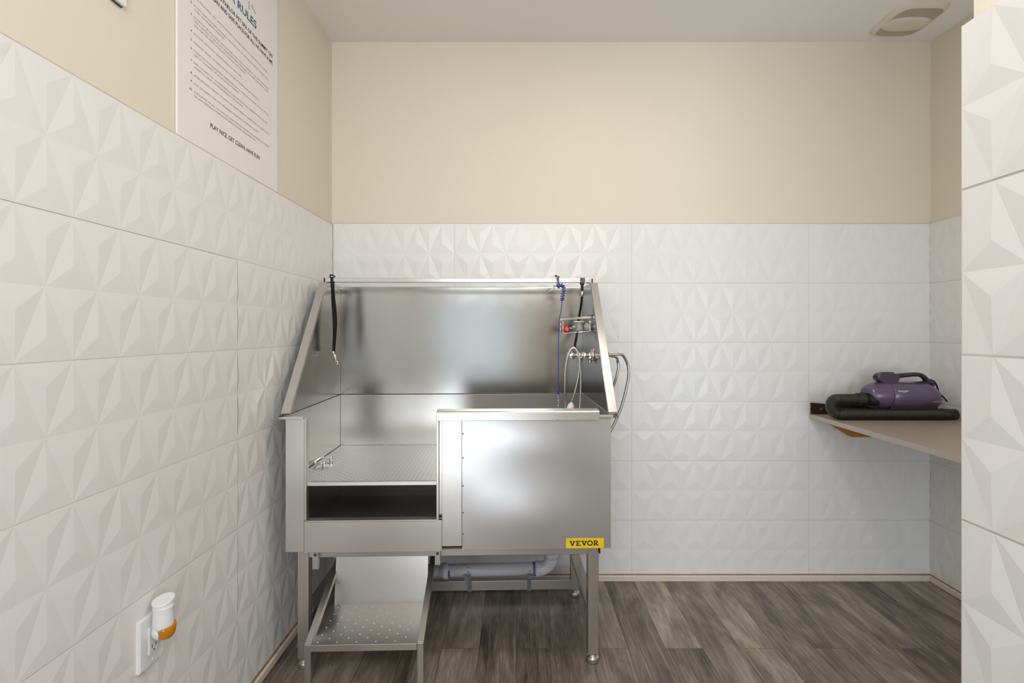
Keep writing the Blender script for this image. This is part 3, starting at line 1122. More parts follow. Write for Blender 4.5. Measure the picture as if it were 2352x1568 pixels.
c3 = bw(bx0 + .077, byf + .034, zf + .0028)
ho = thing('shower_head', 'grey shower head with a wide flange standing in the wire basket', 'shower head', tuple(c3))
obj('body', MB().lathe([(0, .017), (.003, .0195), (.026, .0185), (.036, .0155), (.040, .0165)], c3, 'z', 24), 'grey_plastic', ho, world=True)
obj('flange', MB().lathe([(.0395, .0235), (.0405, .0245), (.0445, .0245), (.0455, .0235)], c3, 'z', 28), 'white_plastic', ho, world=True)
obj('inlet', MB().tube([c3 + Vector((-.014, -.010, .020)), c3 + Vector((-.024, -.014, .019)), c3 + Vector((-.032, -.015, .015))], .0075, 12), 'grey_plastic', ho, world=True)
c4 = bw(bx0 + .115, byf + .024, zf + .0185)
bb = thing('ball', 'round grey ball in the wire basket beside the shower head', 'ball', tuple(c4))
obj('shell', MB().sphere(c4, .0185, 24), 'grey_plastic', bb, world=True)
obj('stem', MB().lathe([(.010, .011), (.030, .013), (.034, .013)], c4 + Vector((-.004, 0, 0)), 'y', 16), 'grey_dark', bb, world=True)

RY, RZ = .439, 1.5005    # centre line of the tether rail


def rail_loop(mb, x, w, t=.0022, drop=.0, slack=.0025):
    """A band round the rail at local x."""
    a = .009 + slack
    pts = [(RY - a, RZ - a), (RY - a, RZ + a * .7), (RY - a * .6, RZ + a + .001), (RY + a * .6, RZ + a + .001), (RY + a, RZ + a * .7), (RY + a, RZ - a), (RY, RZ - a - .002 - drop), (RY - a, RZ - a)]
    path = [world((x, y, z)) for y, z in pts]
    mb.ribbon(path, (math.cos(TH), math.sin(TH), 0), w, t)


# left leash
xl = tl(763, 645, 2.365).x
L = thing('dog_leash', 'black looped dog leash hanging at the left end of the tub rail', 'leash', tuple(world((xl, RY, RZ))))
m = MB()
rail_loop(m, xl, .011, .0028)
top = world((xl, RY, RZ))
m.tube(spline([top + Vector((-.006, -.012, .010)), top + Vector((-.004, -.016, .022)), top + Vector((.006, -.014, .021)), top + Vector((.016, -.010, .014))], 5), .003, 8)
obj('rail_hook', m, 'black_web', L, world=True)
dl = 2.350


def LP(px, py, d=dl):
    return P(px, py, d)


m = MB()
s1p = spline([LP(764, 650), LP(766, 680), LP(770, 715), LP(771, 745), LP(769, 775), LP(767, 800), LP(766.5, 808)], 6)
s2p = spline([LP(763, 650, dl + .012), LP(764, 690, dl + .014), LP(766.5, 730, dl + .014), LP(767.5, 770, dl + .008), LP(766, 800, dl + .004)], 6)
m.ribbon(s1p, (.85, -.52, 0), .017, .0026)
m.ribbon(s2p, (.6, .8, 0), .012, .0026)
m.ribbon([LP(763, 646), LP(763.5, 652), LP(764, 660)], (1, 0, 0), .016, .007)
obj('strap', m, 'black_web', L, world=True)
m = MB()
a = LP(766.5, 808)
m.tube([a + Vector((-.002, 0, .004)), a + Vector((0, 0, -.010))], .0062, 12)
m.tube([a + Vector((0, 0, -.010)), a + Vector((.004, 0, -.016)), a + Vector((.009, 0, -.034)), a + Vector((.011, 0, -.042))], [.0045, .0055, .005, .004], 12)
hk = [a + Vector((.011, 0, -.040))]
for i in range(9):
    t = PI * .9 - i * PI * 1.5 / 8
    hk.append(a + Vector((.012 + .0065 * math.cos(t), 0, -.049 + .0075 * math.sin(t))))
m.tube(hk, .0021, 8)
obj('snap_hook', m, 'chrome', L, world=True)

# coiled blue leash
xb = tl(1282, 645, 2.39).x
Bl = thing('coiled_leash', 'thin blue coiled leash hanging from a clip near the right end of the rail', 'leash', tuple(world((xb, RY, RZ))))
m = MB()
rail_loop(m, xb, .009, .0030, drop=.010)
tb = world((xb, RY - .012, RZ))
m.bar(tb + Vector((.001, -.002, .021)), tb + Vector((-.004, -.004, -.030)), .009, .006, up=(0, 1, 0))
m.sphere(tb + Vector((-.010, -.002, .021)), .0055, 10)
m.tube([tb + Vector((-.009, -.002, .018)), tb + Vector((-.003, -.003, -.008))], .0014, 6)
obj('rail_clip', m, 'dark_clip', Bl, world=True)
m = MB()
db = 2.372
a = P(1276, 655, db)
m.tube([a + Vector((.006, 0, .002)), a + Vector((-.006, 0, -.005))], .0052, 12)
m.tube([a + Vector((-.006, 0, -.005)), a + Vector((-.020, 0, -.020)), a + Vector((-.032, -.002, -.029))], .0017, 8)
m.tube([a + Vector((-.003, 0, -.010)), a + Vector((-.018, .003, -.023)), a + Vector((-.032, 0, -.030))], .0017, 8)
obj('snap_hook', m, 'chrome', Bl, world=True)
ctrl = spline([P(1281, 660, db), P(1286, 655, db), P(1292, 656, db), P(1295, 664, db), P(1293, 674, db), P(1291.5, 684, db), P(1291, 691, db)], 30)
m = MB()
pts = []
tot = len(ctrl)
for i, p in enumerate(ctrl):
    a = 2 * PI * 11 * i / tot
    t = (ctrl[min(i + 1, tot - 1)] - ctrl[max(i - 1, 0)]).normalized()
    s = t.cross(Vector((0, 1, 0))).normalized()
    rad = .0078 * min(1, i / 8, (tot - 1 - i) / 8)
    pts.append(p + s * math.cos(a) * rad + Vector((0, 1, 0)) * math.sin(a) * rad)
m.tube(pts, .0024, 6)
pts2 = spline([P(1291, 691, db), P(1289, 712, db), P(1284.5, 735, db), P(1283, 770, db), P(1282.3, 830, db), P(1282, 885, db)], 8)
m.tube(pts2, .0020, 8)
obj('cord', m, 'blue', Bl, world=True)
m = MB()
m.tube(spline([P(1282.5, 882, db), P(1284, 890, db), P(1282, 898, db), P(1283, 905, db)], 5), .0040, 8)
obj('knot', m, 'blue', Bl, world=True)
m = MB()
for i in range(6):
    c = P(1282 + (i % 2) * .6, 909 + i * 6.2, db)
    ring = [c + Vector((math.cos(2 * PI * k / 10) * (.0035 if i % 2 else .0015), math.sin(2 * PI * k / 10) * (.0015 if i % 2 else .0035), math.sin(2 * PI * k / 10 + .0) * 0 + math.cos(2 * PI * k / 10 + PI / 2) * -.0075)) for k in range(10)]
    ring = [c + Vector(((.0034 if i % 2 else .0010) * math.cos(2 * PI * k / 10), (.0010 if i % 2 else .0034) * math.cos(2 * PI * k / 10), .0078 * math.sin(2 * PI * k / 10))) for k in range(10)]
    m.tube(ring, .0012, 6, closed=True)
obj('chain', m, 'chrome', Bl, world=True)

# right leash: goes down behind the basket to the tap
xr = tl(1338, 645, 2.392).x
Rl = thing('restraint_strap', 'long black strap from the right end of the rail, passing behind the basket', 'strap', tuple(world((xr, RY, RZ))))
m = MB()
rail_loop(m, xr, .019, .0030, drop=.004)
tr = world((xr, RY - .013, RZ))
m.prism([tr + Vector((-.011, 0, .012)), tr + Vector((.011, 0, .012)), tr + Vector((.010, 0, -.004)), tr + Vector((.005, 0, -.018)), tr + Vector((-.006, 0, -.018)), tr + Vector((-.009, 0, -.004))], (0, -.004, 0))
obj('rail_clip', m, 'dark_clip', Rl, world=True, bevel=.001)
dr = 2.375
m = MB()
m.ribbon(spline([P(1337.5, 650, dr), P(1337, 662, dr), P(1337.5, 670, dr)], 4), (1, -.2, 0), .013, .004)
m.ribbon(spline([P(1337, 678, dr), P(1335, 700, dr + .040), P(1331, 722, dr + .085), P(1328, 746, dr + .095), P(1325, 768, dr + .090), P(1322, 785, dr + .045), P(1320.5, 797, dr + .0), P(1326, 806, dr - .02)], 6), (1, -.2, 0), .0105, .004)
obj('strap', m, 'black_web', Rl, world=True)
obj('crimp', MB().tube([P(1337.5, 668, dr - .002), P(1336.8, 681, dr - .002)], .0062, 12), 'chrome', Rl, world=True)

# ------------------------------------------------------------------ poster and plaque on the left wall
PX = XL + .001
py0, py1 = -1.223, -0.620
pz0 = ZTL + .0035
po = thing('poster', 'white rules poster standing on the tile ledge of the left wall', 'poster', (PX, (py0 + py1) / 2, pz0))
pth = .006
obj('board', MB().box(PX, PX + pth, py0, py1, pz0, pz0 + .914), 'poster', po, world=True, bevel=.0008)
fx = PX + pth + .0005


def pm(u, z):
    return Vector((fx, py0 + u, z))


tx = MB()
put_text(tx, 'SPA RULES', .437, 2.356, .0275, .218, pm, bold=.016, align='r')
obj('title', tx, 'teal_ink', po, world=True)
tx = MB()
for du, dv in ((.0, .050), (.046, .040), (-.046, .040)):
    a, b = pm(.385 + du * .35, 2.425 - abs(du) * .1), pm(.385 + du * 1.0, 2.396 + abs(du) * .25)
    tx.bar(a, b, .0035, .0008, up=(1, 0, 0))
obj('emblem', tx, 'grey_ink', po, world=True)
tx = MB()
put_text(tx, 'PAWS PARLOR PET SPA OF THE SUMMIT ON', .5570, 2.315, .0138, .392, pm, bold=.012, align='r')
obj('headline', tx, 'black_ink', po, world=True)
tx = MB()
put_text(tx, 'CLEAN AND SAFE PLACE FOR ALL WE HAVE SOME', .5600, 2.2905, .0138, .413, pm, bold=.012, align='r')
obj('headline', tx, 'black_ink', po, world=True)
tx = MB()
put_text(tx, 'PLAY NICE, GET CLEAN, HAVE FUN!', .155, 1.893, .0142, .306, pm, bold=.008)
obj('closing_line', tx, 'black_ink', po, world=True)
rules = [
    ('2.', 2.2135, ['IF YOUR DOG HAS FLEAS, WE KINDLY ASK THAT YOU DO NOT BRING THEM TO THE SPA UNTIL', 'THEY HAVE BEEN TREATED.'], [.452, .160]),
    ('3.', 2.1795, ['DOGS MUST BE ON A LEASH, HELD IN YOUR HAND, OR IN A CARRIER AT ALL TIMES, AND UNDER', 'THE CONTROL OF AN ADULT. PLEASE REMEMBER, THEY ARE STILL A PET AND NEED A LEASH', 'AND FOR THE SAFETY OF ALL PETS, CONTROL OF YOUR PET.'], [.455, .452, .290]),
    ('4.', 2.1310, ['DO NOT LEAVE PETS UNATTENDED AT ANY TIME.'], [.262]),
    ('5.', 2.1055, ['PERSONS UNDER 18 YEARS OF AGE MUST BE ACCOMPANIED BY AN ADULT.'], [.385]),
    ('6.', 2.0810, ['PLEASE NOTIFY MANAGEMENT IMMEDIATELY IF YOU HAVE AN ACCIDENT SO THAT WE CAN', 'GET IT CLEANED UP AS SOON AS POSSIBLE.'], [.456, .244]),
    ('7.', 2.0460, ['FOR THE SAFETY OF ALL OUR RESIDENTS, DISRUPTIVE AND/OR AGGRESSIVE DOGS WILL BE', 'ASKED TO LEAVE, AT MANAGEMENT\u2019S DISCRETION.'], [.442, .272]),
    ('8.', 2.0100, ['AFTER BATHING YOUR PET, YOU MUST USE THE PET FRIENDLY DISINFECTANT TO CLEAN THE TUB.'], [.462]),
    ('9.', 1.9860, ['OUT OF RESPECT FOR OUR NEIGHBORS, PLEASE PICK UP AFTER YOUR PET.'], [.378]),
    ('10.', 1.9620, ['THE SUMMIT ON 401, WILL NOT BE LIABLE FOR ANY INJURED OR DAMAGED PETS, PEOPLE,', 'OR ANY PERSONAL ITEMS WHILE USING OUR PET GROOMING SPA.'], [.462, .358]),
]
tx = MB()
put_text(tx, 'PETS REQUIRED. ALL APPOINTMENTS CAN BE USED TO TAKE PETS TO THE SPA', .072, 2.2385, .0062, .452, pm, bold=-.004)
for num, z, lines, ws in rules:
    tn = MB()
    put_text(tn, num, .066, z, .0068, .008 if len(num) == 2 else .013, pm, bold=.004, align='r')
    obj('rule_number', tn, 'black_ink', po, world=True)
    for i, (s, wd) in enumerate(zip(lines, ws)):
        put_text(tx, s, .074, z - i * .0118, .0062, wd, pm, bold=-.004)
obj('rule_text', tx, 'grey_ink', po, world=True)
# corner of a second board above, further forward
qy1, qz0 = -1.418, 2.041
pq = thing('wall_plaque', 'white wall board cut by the top edge of the picture, left of the rules poster', 'board', (PX, qy1 - .1, qz0))
obj('board', MB().box(PX, PX + .012, qy1 - .20, qy1, qz0, qz0 + .26), 'poster', pq, world=True, bevel=.001)
obj('backing', MB().box(PX - .0005, PX + .004, qy1 - .198, qy1 - .002, qz0 - .0015, qz0 + .26), 'slot', pq, world=True)

# ------------------------------------------------------------------ outlet and air freshener
oy0, oy1, oz0, oz1 = -1.384, -1.297, .4235, .553
ou = thing('wall_outlet', 'white double socket outlet low on the tiled left wall', 'outlet', (XL + .012, (oy0 + oy1) / 2, (oz0 + oz1) / 2))
OX = XL + .0135
plate = MB()
b = .004
pts = [(oy0, oz0), (oy1, oz0), (oy1, oz1), (oy0, oz1)]
inn = [(oy0 + b, oz0 + b), (oy1 - b, oz0 + b), (oy1 - b, oz1 - b), (oy0 + b, oz1 - b)]
vs = [(XL + .004, y, z) for y, z in pts] + [(OX + .003, y, z) for y, z in pts] + [(OX + .0065, y, z) for y, z in inn]
fs = [(0, 1, 2, 3)] + [(i, 4 + i, 4 + (i + 1) % 4, (i + 1) % 4) for i in range(4)] + [(4 + i, 8 + i, 8 + (i + 1) % 4, 4 + (i + 1) % 4) for i in range(4)] + [(8, 9, 10, 11)]
plate.add(vs, [tuple(reversed(f)) for f in fs])
obj('cover_plate', plate, 'white_plastic', ou, world=True, bevel=.001)
oc = (oy0 + oy1) / 2 + .002
ocz = (oz0 + oz1) / 2
rc = obj('socket_face', MB().box(OX + .004, OX + .0095, oc - .0165, oc + .0165, ocz - .034, ocz + .034), 'white_plastic', ou, world=True, bevel=.0012)
for z in (ocz - .018, ocz + .018):
    sl = MB()
    sl.box(OX + .0092, OX + .0099, oc - .0075, oc - .0055, z - .002, z + .006)
    sl.box(OX + .0092, OX + .0099, oc + .0055, oc + .0075, z - .002, z + .006)
    sl.lathe([(OX + .0092, .0024), (OX + .0099, .0024)], (0, oc, z - .009), 'x', 12)
    obj('socket_slot', sl, 'slot', rc, world=True)
for z in (oz0 + .013, oz1 - .013):
    sc = MB()
    sc.lathe([(OX + .006, .003), (OX + .0073, .003), (OX + .0076, .002)], (0, oc, z), 'x', 14)
    obj('screw', sc, 'white_plastic', ou, world=True)
# freshener in the upper socket
ac = P(375, 1420, 1.325)
ax_, ay_ = ac.x, ac.y
zA = ac.z
fr = thing('air_freshener', 'white plug-in air freshener with amber oil in the wall outlet', 'air freshener', (ax_, ay_, zA - .055))
bd = MB()
n = 28
rings = [(-.022, .0215), (-.016, .0232), (-.004, .0238), (.012, .0232), (.028, .0226), (.030, .0232), (.033, .0236), (.0335, .0226), (.034, .0222), (.046, .0248), (.050, .0255)]
vs, fs = [], []
for i, (a, r) in enumerate(rings):
    for k in range(n):
        t = 2 * PI * k / n
        x, y = math.cos(t) * r, math.sin(t) * r
        sl_ = 0.0
        if i >= len(rings) - 2:
            sl_ = (x * .06 + y * .24)         # slanted mouth
        vs.append((ax_ + x, ay_ + y, zA + a + sl_))
for i in range(len(rings) - 1):
    for k in range(n):
        l = (k + 1) % n
        fs.append((i * n + k, i * n + l, (i + 1) * n + l, (i + 1) * n + k))
bd.add(vs, fs, True)
top_i = (len(rings) - 1) * n
o = len(bd.v)
cv = [Vector((ax_, ay_, zA + .0500))] + [bd.v[top_i + k] * .86 + Vector((ax_, ay_, zA + .050)) * .14 - Vector((0, 0, .0004)) for k in range(n)]
bd.v += cv
for k in range(n):
    l = (k + 1) % n
    bd.f.append((top_i + k, top_i + l, o + 1 + l, o + 1 + k)); bd.s.append(True)
    bd.f.append((o + 1 + k, o + 1 + l, o)); bd.s.append(True)
bd.f.append(tuple(range(n - 1, -1, -1))); bd.s.append(False)
obj('body', bd, 'white_plastic', fr, world=True)
pg = MB()
pz = ocz + .016
pg.lathe([(OX + .0100, .012), (OX + .014, .0185), (OX + .024, .0225), (ax_ - .004, .0225), (ax_ + .002, .020)], (0, (ay_ + oc) / 2, pz + .004), 'x', 24)
obj('plug_housing', pg, 'white_plastic', fr, world=True)
oil = MB()
prof = [(-.052, .004), (-.0505, .012), (-.046, .0185), (-.038, .0228), (-.026, .0243), (-.016, .0246), (-.0145, .0235)]
vs, fs = [], []
for i, (a, r) in enumerate(prof):
    for k in range(n):
        t = 2 * PI * k / n
        x, y = math.cos(t) * r, math.sin(t) * r
        s_ = max(0, (a + .052) / .0375)
        vs.append((ax_ + .003 + x, ay_ + .003 + y, zA + a + s_ * (y * .05)))
for i in range(len(prof) - 1):
    for k in range(n):
        l = (k + 1) % n
        fs.append((i * n + k, i * n + l, (i + 1) * n + l, (i + 1) * n + k))
fs.append(tuple(range(n - 1, -1, -1)))
fs.append(tuple((len(prof) - 1) * n + k for k in range(n)))
oil.add(vs, fs, True)
obj('oil_bottle', oil, 'amber', fr, world=True, label='amber oil bottle')

# ------------------------------------------------------------------ counter on the right
CT, CB_ = .848, .8255
KX0, KX1 = 1.492, XR - TT - .008
co = thing('countertop', 'grey laminate counter along the right wall carrying the purple dryer', 'counter', ((KX0 + KX1) / 2, -.85, CB_))
obj('top', MB().box(KX0, KX1, YN + .03, YB - TT - .008, CB_, CT), 'counter', co, world=True, bevel=.0015)
obj('edge_band', MB().box(KX0 - .0015, KX0 + .001, YN + .03, YB - TT - .008, CB_ + .0005, CT - .0008), 'counter_edge', co, world=True, label='paler front edge')
cle = MB().prism([(1.536, YB - .018, CB_), (1.600, YB - .018, .790), (1.684, YB - .018, .738), (KX1, YB - .018, .738), (KX1, YB - .018, CB_)], (0, -.038, 0))
obj('mounting_cleat', cle, 'wood', co, world=True, bevel=.001, label='amber plywood cleat under the counter')
obj('mounting_cleat', MB().box(KX1 - .038, KX1, YN + .05, YB - .06, .738, CB_), 'wood', co, world=True)
bs = thing('metal_strip', 'black metal strip with screws along the back wall above the counter', 'strip', (KX0, YB - .02, CT))
m = MB().prism([(KX0 + .001, YB - .0275, CT + .0005), (KX1, YB - .0275, CT + .0005), (KX1, YB - .0275, CT + .050), (1.60, YB - .0275, CT + .050), (KX0 + .001, YB - .0275, CT + .058)], (0, .010, 0))
obj('plate', m, 'black_steel', bs, world=True, bevel=.001)
for x in (1.546, 1.93, 2.085):
    m = MB().lathe([(-.0315, .004), (-.0305, .008), (-.028, .010), (-.0268, .010)], (x, YB, CT + .024), 'y', 16)
    obj('screw_head', m, 'dark_clip', bs, world=True)

# ------------------------------------------------------------------ dryer
DD = 2.515
Yd = CAM.y + DD
dyc = Yd + .0
zc_ = .958
R0 = .066


def dX(px, d=DD):
    return (px - CX) * d / F


dr_ = thing('pet_dryer', 'purple pet blow dryer with black corrugated hose on the counter', 'dryer', (dX(2075), dyc, CT))
x0 = dX(1987)


def shell(mb, prof, shear=0.0, n=40):
    vs, fs = [], []
    for a, r, sx in prof:
        for k in range(n):
            t = 2 * PI * k / n
            y, z = math.cos(t) * r, math.sin(t) * r
            # a little squarer than a circle low down
            vs.append((a + sx * (-z), dyc + y, zc_ + z))
    m_ = len(prof)
    for i in range(m_ - 1):
        for k in range(n):
            l = (k + 1) % n
            fs.append((i * n + k, i * n + l, (i + 1) * n + l, (i + 1) * n + k))
    mb.add(vs, fs, True)
    o = len(mb.v) - len(vs)
    mb.f.append(tuple(o + k for k in range(n - 1, -1, -1))); mb.s.append(False)
    mb.f.append(tuple(o + (m_ - 1) * n + k for k in range(n))); mb.s.append(False)


fc = MB()
xs = dX(2033)
prof = []
for i in range(12):
    t = i / 11
    a = x0 + (xs - x0) * t
    r = .036 + (R0 + .0005 - .036) * math.sqrt(max(0, 1 - (1 - t) ** 2.2))
    prof.append((a, r, -.10 * t))
shell(fc, prof)
obj('front_cover', fc, 'purple', dr_, world=True)
mb_ = MB()
xe = dX(2150)
prof = [(xs + .0005, R0 - .0022, -.10), (xs + .003, R0 + .0005, -.09), (xs + .05, R0 + .001, -.02), (xs + .11, R0 + .0008, .04), (xs + .15, R0 - .002, .14), (xe - .064, R0 - .003, .24)]
for i in range(1, 9):
    t = i / 8
    prof.append((xe - .064 + .066 * math.sin(t * PI / 2), (R0 - .003) * (math.cos(t * PI / 2) ** .62) + .002, .24 + .10 * t))
shell(mb_, prof)
obj('motor_body', mb_, 'purple', dr_, world=True)
obj('seam', MB().lathe([(0, R0 + .0010), (.0018, R0 + .0012), (.0032, R0 + .0008)], (xs - .0010, dyc, zc_), 'x', 40), 'purple', dr_, world=True)
# dark cradle it stands on
cr = MB()
cr.box(xs - .006, xe - .030, dyc - .050, dyc + .045, CT + .006, zc_ - .040)
for x in (xs + .008, xe - .048):
    for y in (dyc - .020, dyc + .040):
        cr.lathe([(CT, .010), (CT + .008, .010)], (x, y, 0), 'z', 14)
obj('base', cr, 'black_plastic', dr_, world=True, bevel=.006)
# handle
zsad = zc_ + R0 - .012
sd_ = MB()
path = spline([(dX(2012), dyc, zc_ + R0 - .016), (dX(2025), dyc, zsad - .004), (dX(2050), dyc, zsad + .002), (dX(2085), dyc, zsad + .003), (dX(2110), dyc, zsad + .005), (dX(2128), dyc, zsad + .009), (dX(2136), dyc, zsad + .006)], 6)
sd_.tube(path, .0085, 16, flat=.024)
sdo = obj('saddle', sd_, 'purple_dark', dr_, world=True)


def hx(px, py):
    return Vector((dX(px), dyc, CAM.z + (CY - py) * DD / F))


hn = MB()
path = spline([hx(2036, 868), hx(2056, 863.5), hx(2080, 861), hx(2104, 859.5), hx(2116, 862), hx(2124, 868.5), hx(2129, 878), hx(2132, 886)], 8)
rr_ = [.0100 + .004 * abs(i / (len(path) - 1) - .5) for i in range(len(path))]
hn.tube(path, rr_, 18, flat=[.0165] * len(path))
hn.tube(spline([hx(2126, 876), hx(2134, 876), hx(2140, 879), hx(2141, 886)], 5), .009, 14, flat=.014)
obj('handle', hn, 'purple_dark', dr_, world=True)
cbx = MB()
poly = [hx(2010, 866), hx(2014, 858), hx(2020, 855.5), hx(2046, 855.5), hx(2060, 860), hx(2062, 868), hx(2057, 876), hx(2056, 884), hx(2030, 884), hx(2020, 878), hx(2011, 871)]
cbx.prism([p + Vector((0, -.021, 0)) for p in poly], (0, .042, 0))
cbo = obj('control_block', cbx, 'purple_mid', dr_, world=True, bevel=.005, seg=3)
for a in (2021, 2037):
    sw_ = MB()
    p0, p1 = hx(a, 855.2), hx(a + 11, 855.2)
    sw_.box(p0.x, p1.x, dyc - .016, dyc + .004, p0.z - .001, p0.z + .0022)
    obj('rocker_switch', sw_, 'black_plastic', cbo, world=True, bevel=.001)
obj('dial', MB().lathe([(-.012, .006), (-.010, .0075), (.004, .0075)], hx(2012, 864.5), 'x', 16), 'purple_dark', cbo, world=True)
# nozzle and hose
zn = .942
nz = MB()
nx = dX(1990)
ny = dyc - .022
nz.lathe([(-.068, .0260), (-.066, .0275), (-.036, .0285), (-.0355, .0330), (-.031, .0335), (-.027, .0330), (-.0265, .0290), (-.004, .0305), (.020, .0335), (.055, .0335)], (nx, ny, zn), 'x', 28)
for k in range(14):
    t = 2 * PI * k / 14
    c = Vector((nx, ny + math.cos(t) * .0280, zn + math.sin(t) * .0280))
    nz.bar(c + Vector((-.064, 0, 0)), c + Vector((-.038, 0, 0)), .003, .003)
obj('hose_cuff', nz, 'black_plastic', dr_, world=True)
RH = .0240
zl = CT + RH + .0022
yl = dyc - .046
hx0 = dX(1925, 2.49)
hp = [Vector((nx - .060, ny, zn)), Vector((nx - .072, ny, zn)), Vector((hx0 + .006, ny - .002, zn - .001))]
for i in range(1, 8):
    a = PI / 2 + PI * i / 8
    rb_ = (zn - zl) / 2
    hp.append(Vector((hx0 + 1.15 * rb_ * math.cos(a) , ny - .002 + (yl - ny + .002) * i / 8, (zn + zl) / 2 + rb_ * math.sin(a))))
hp += [Vector((hx0 + .004, yl, zl)), Vector((hx0 + .08, yl - .001, zl)), Vector((dX(2080, 2.47), yl - .003, zl)), Vector((dX(2165, 2.47), yl - .002, zl))]
path = resample(spline(hp, 16), .0013)
rs = [RH + .0026 * (1 if (i % 5) in (0, 1) else (-1 if (i % 5) == 3 else 0)) for i in range(len(path))]
obj('corrugated_hose', MB().tube(path, rs, 20), 'hose_black', dr_, world=True)
obj('hose_end', MB().lathe([(-.012, RH), (-.010, RH + .0022), (.052, RH + .0010), (.054, RH - .003)], (dX(2168, 2.47), yl - .002, zl), 'x', 26), 'black_plastic', dr_, world=True)
# cords
cd = MB()
cdp = spline([hx(2130, 874), hx(2138, 872.5), hx(2146, 875), hx(2152, 882), hx(2156, 892), hx(2158, 903)], 8)
cdp = [p + Vector((0, .006, 0)) for p in cdp]
cd.tube(cdp, [.0052 - .002 * i / (len(cdp) - 1) for i in range(len(cdp))], 10)
obj('strain_relief', cd, 'black_rubber', dr_, world=True)
cd = MB()
c0 = [hx(2156, 897), hx(2163, 900), hx(2176, 911), hx(2190, 926), hx(2200, 938)]
c0 = [p + Vector((0, .030, 0)) for p in c0] + [Vector((dX(2204), dyc + .030, CT + .012)), Vector((dX(2196), dyc + .012, CT + .0062)), Vector((dX(2180), dyc + .006, CT + .0062)), Vector((dX(2160), dyc + .012, CT + .012)), Vector((dX(2150), dyc + .020, CT + .030))]
cd.tube(spline(c0, 8), .0030, 10)
obj('power_cord', cd, 'black_rubber', dr_, world=True)
# printing on the side
ink = MB()


def on_body(u, v):
    a = v / R0
    return Vector((u, dyc - (R0 + .0022) * math.cos(a), zc_ + (R0 + .0022) * math.sin(a)))


put_text(ink, 'flyingpig', dX(2041.5), (CY - 896.2) * DD / F + CAM.z - zc_ + .001, .0072, dX(2065.5) - dX(2041.5), on_body, bold=.02)
arc = []
for i in range(11):
    a = PI * 1.12 + PI * .76 * i / 10
    arc.append(on_body(dX(2054) + .011 * math.cos(a), (CY - 894.0) * DD / F + CAM.z - zc_ + .0085 * math.sin(a)))
ink.tube(arc, .0007, 6)
obj('lettering', ink, 'white_ink', dr_, world=True)
ink = MB()
put_text(ink, 'GROOMING DRYER', dX(2118), (CY - 919.2) * DD / F + CAM.z - zc_ + .0006, .0036, dX(2147) - dX(2118), on_body, bold=.01)
obj('lettering', ink, 'white_ink', dr_, world=True)

# ------------------------------------------------------------------ ceiling fan grille
vx0, vx1, vy0, vy1 = 1.733, 1.972, -.332, -.068
vxc, vyc = (vx0 + vx1) / 2, (vy0 + vy1) / 2
ve = thing('ceiling_vent', 'pale square exhaust fan grille on the ceiling near the right wall', 'vent', (vxc, vyc, ZC))


def sq(cx_, cy_, a, b, n=48, e=4.5):
    out = []
    for k in range(n):
        t = 2 * PI * k / n
        c, s = math.cos(t), math.sin(t)
        r = (abs(c) ** e + abs(s) ** e) ** (-1 / e)
        out.append((cx_ + a * c * r, cy_ + b * s * r))
    return out


def stack(mb, layers, n=48):
    vs = []
    for pts, z in layers:
        vs += [(x, y, z) for x, y in pts]
    fs = []
    for i in range(len(layers) - 1):
        for k in range(n):
            l = (k + 1) % n
            fs.append((i * n + l, i * n + k, (i + 1) * n + k, (i + 1) * n + l))
    o = (len(layers) - 1) * n
    fs.append(tuple(o + k for k in range(n - 1, -1, -1)))
    mb.add(vs, fs, True)


ha_, hb_ = (vx1 - vx0) / 2, (vy1 - vy0) / 2
fr_ = MB()
# ring frame: outer wall down, sloping in to the recessed grille
out0, out1 = sq(vxc, vyc, ha_, hb_), sq(vxc, vyc, ha_ - .004, hb_ - .004)
in1, in2 = sq(vxc, vyc, ha_ - .016, hb_ - .016), sq(vxc, vyc, ha_ - .018, hb_ - .018)
stack(fr_, [(out0, ZC), (out0, ZC - .007), (out1, ZC - .011), (in1, ZC - .022), (in2, ZC - .022), (in2, ZC - .006)])
obj('frame', fr_, 'vent', ve, world=True)
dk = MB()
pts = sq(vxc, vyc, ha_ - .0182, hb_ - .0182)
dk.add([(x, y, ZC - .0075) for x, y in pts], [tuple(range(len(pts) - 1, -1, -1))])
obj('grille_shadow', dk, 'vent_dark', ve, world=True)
slt = MB()
ns = 34
for i in range(ns):
    x = vx0 + .022 + (vx1 - vx0 - .044) * i / (ns - 1)
    e = 4.5
    fx_ = abs((x - vxc) / (ha_ - .018))
    yy_ = (hb_ - .018) * max(0, 1 - fx_ ** e) ** (1 / e)
    slt.box(x - .0010, x + .0010, vyc - yy_, vyc + yy_, ZC - .020, ZC - .008)
obj('slat', slt, 'vent', ve, world=True)['kind'] = 'stuff'
pad = MB()
a_, b_ = ha_ - .014, .056
stack(pad, [(sq(vxc, vyc + .012, a_, b_, e=2.6), ZC - .006), (sq(vxc, vyc + .012, a_, b_, e=2.6), ZC - .020), (sq(vxc, vyc + .012, a_ * .97, b_ * .95, e=2.6), ZC - .0235), (sq(vxc, vyc + .012, a_ * .75, b_ * .72, e=2.6), ZC - .0265), (sq(vxc, vyc + .012, a_ * .3, b_ * .3, e=2.6), ZC - .0275)])
obj('cover_pad', pad, 'vent', ve, world=True)

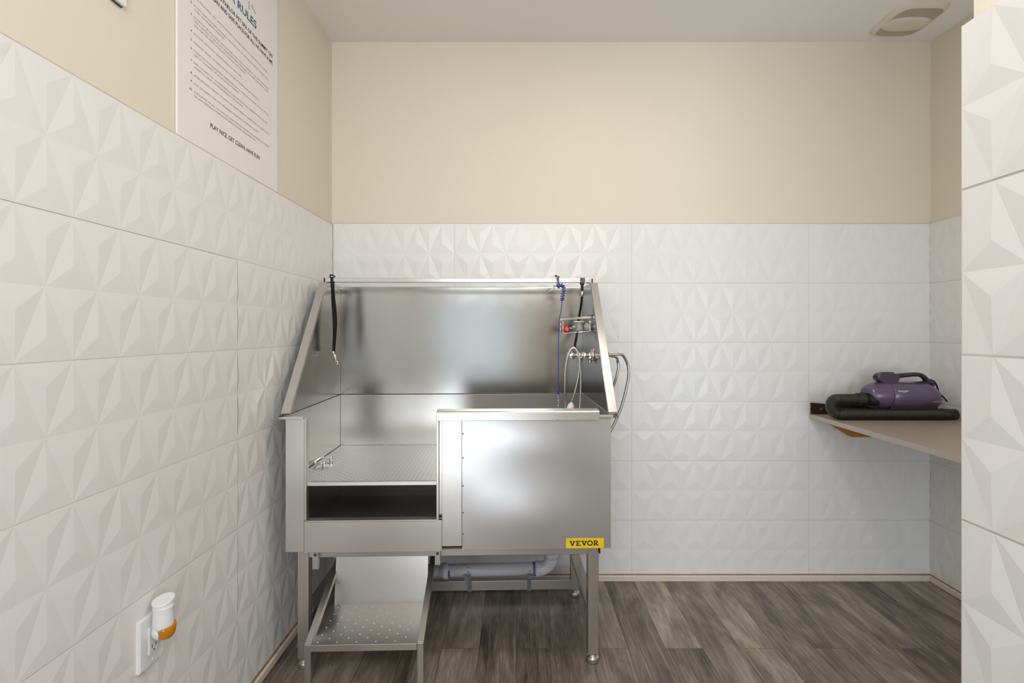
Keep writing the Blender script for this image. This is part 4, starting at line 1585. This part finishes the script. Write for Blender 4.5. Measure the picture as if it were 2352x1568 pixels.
# ------------------------------------------------------------------ lights: a ceiling downlight over the washing corner, daylight from behind the camera, and added fill
def daylight(name, x0, x1, z0, z1, y, watts, col):
    l = bpy.data.lights.new(name, 'AREA')
    l.shape = 'RECTANGLE'
    l.size = x1 - x0
    l.size_y = z1 - z0
    l.energy = watts
    l.color = col
    o = bpy.data.objects.new(name, l)
    COL.objects.link(o)
    o.location = ((x0 + x1) / 2, y, (z0 + z1) / 2)
    o.rotation_euler = (PI / 2, 0, 0)
    return o


daylight('window_daylight', WX0 + .03, WX1 - .03, WZ0 + .03, WZ1 - .03, YR - .05, 25, (.92, .96, 1.0))
daylight('doorway_daylight', DX0 + .05, DX1 - .05, GZ, DZ - .04, YR - .05, 2.2, (.84, .95, 1.0))
daylight('doorway_low_fill', DX0 + .05, DX1 - .05, .06, GZ - .27, YR - .05, 7, (.86, .93, 1.0))  # added low fill for the lower tiles and the front panel
daylight('passage_fill', VX0 + .03, VX1 - .03, VZ0 + .03, VZ1 - .03, YR - .05, 19, (.82, .92, 1.0))  # added fill for the right alcove, hidden behind the near wall

LXc, LYc = .40, -1.22
lm = thing('ceiling_lamp', 'round flush ceiling lamp over the washing corner, above the top of the picture', 'lamp', (LXc, LYc, ZC))
obj('housing', MB().lathe([(0, .165), (-.022, .165), (-.026, .158), (-.026, .140)], (LXc, LYc, ZC), 'z', 40), 'white_plastic', lm, world=True)
obj('diffuser', MB().lathe([(-.0262, .140), (-.030, .135), (-.031, .05)], (LXc, LYc, ZC), 'z', 40), emit('lamp_diffuser', (1.0, .91, .79, 1), 10.5), lm, world=True)
la = bpy.data.lights.new('ceiling_lamp_light', 'AREA')
la.shape = 'DISK'
la.size = .27
la.energy = 7.8
la.color = (1.0, .91, .79)
lo = bpy.data.objects.new('ceiling_lamp_light', la)
COL.objects.link(lo)
lo.location = (LXc, LYc, ZC - .034)

wd_ = bpy.data.worlds.new('outdoors')
scene.world = wd_
wd_.use_nodes = True
bg = wd_.node_tree.nodes['Background']
bg.inputs['Color'].default_value = (.85, .92, 1.0, 1)
bg.inputs['Strength'].default_value = 0.6

# ------------------------------------------------------------------ view
vs_ = scene.view_settings
vs_.view_transform = 'Standard'
vs_.look = 'None'
vs_.gamma = 1.0
vs_.exposure = 0.0
vs_.use_curve_mapping = False
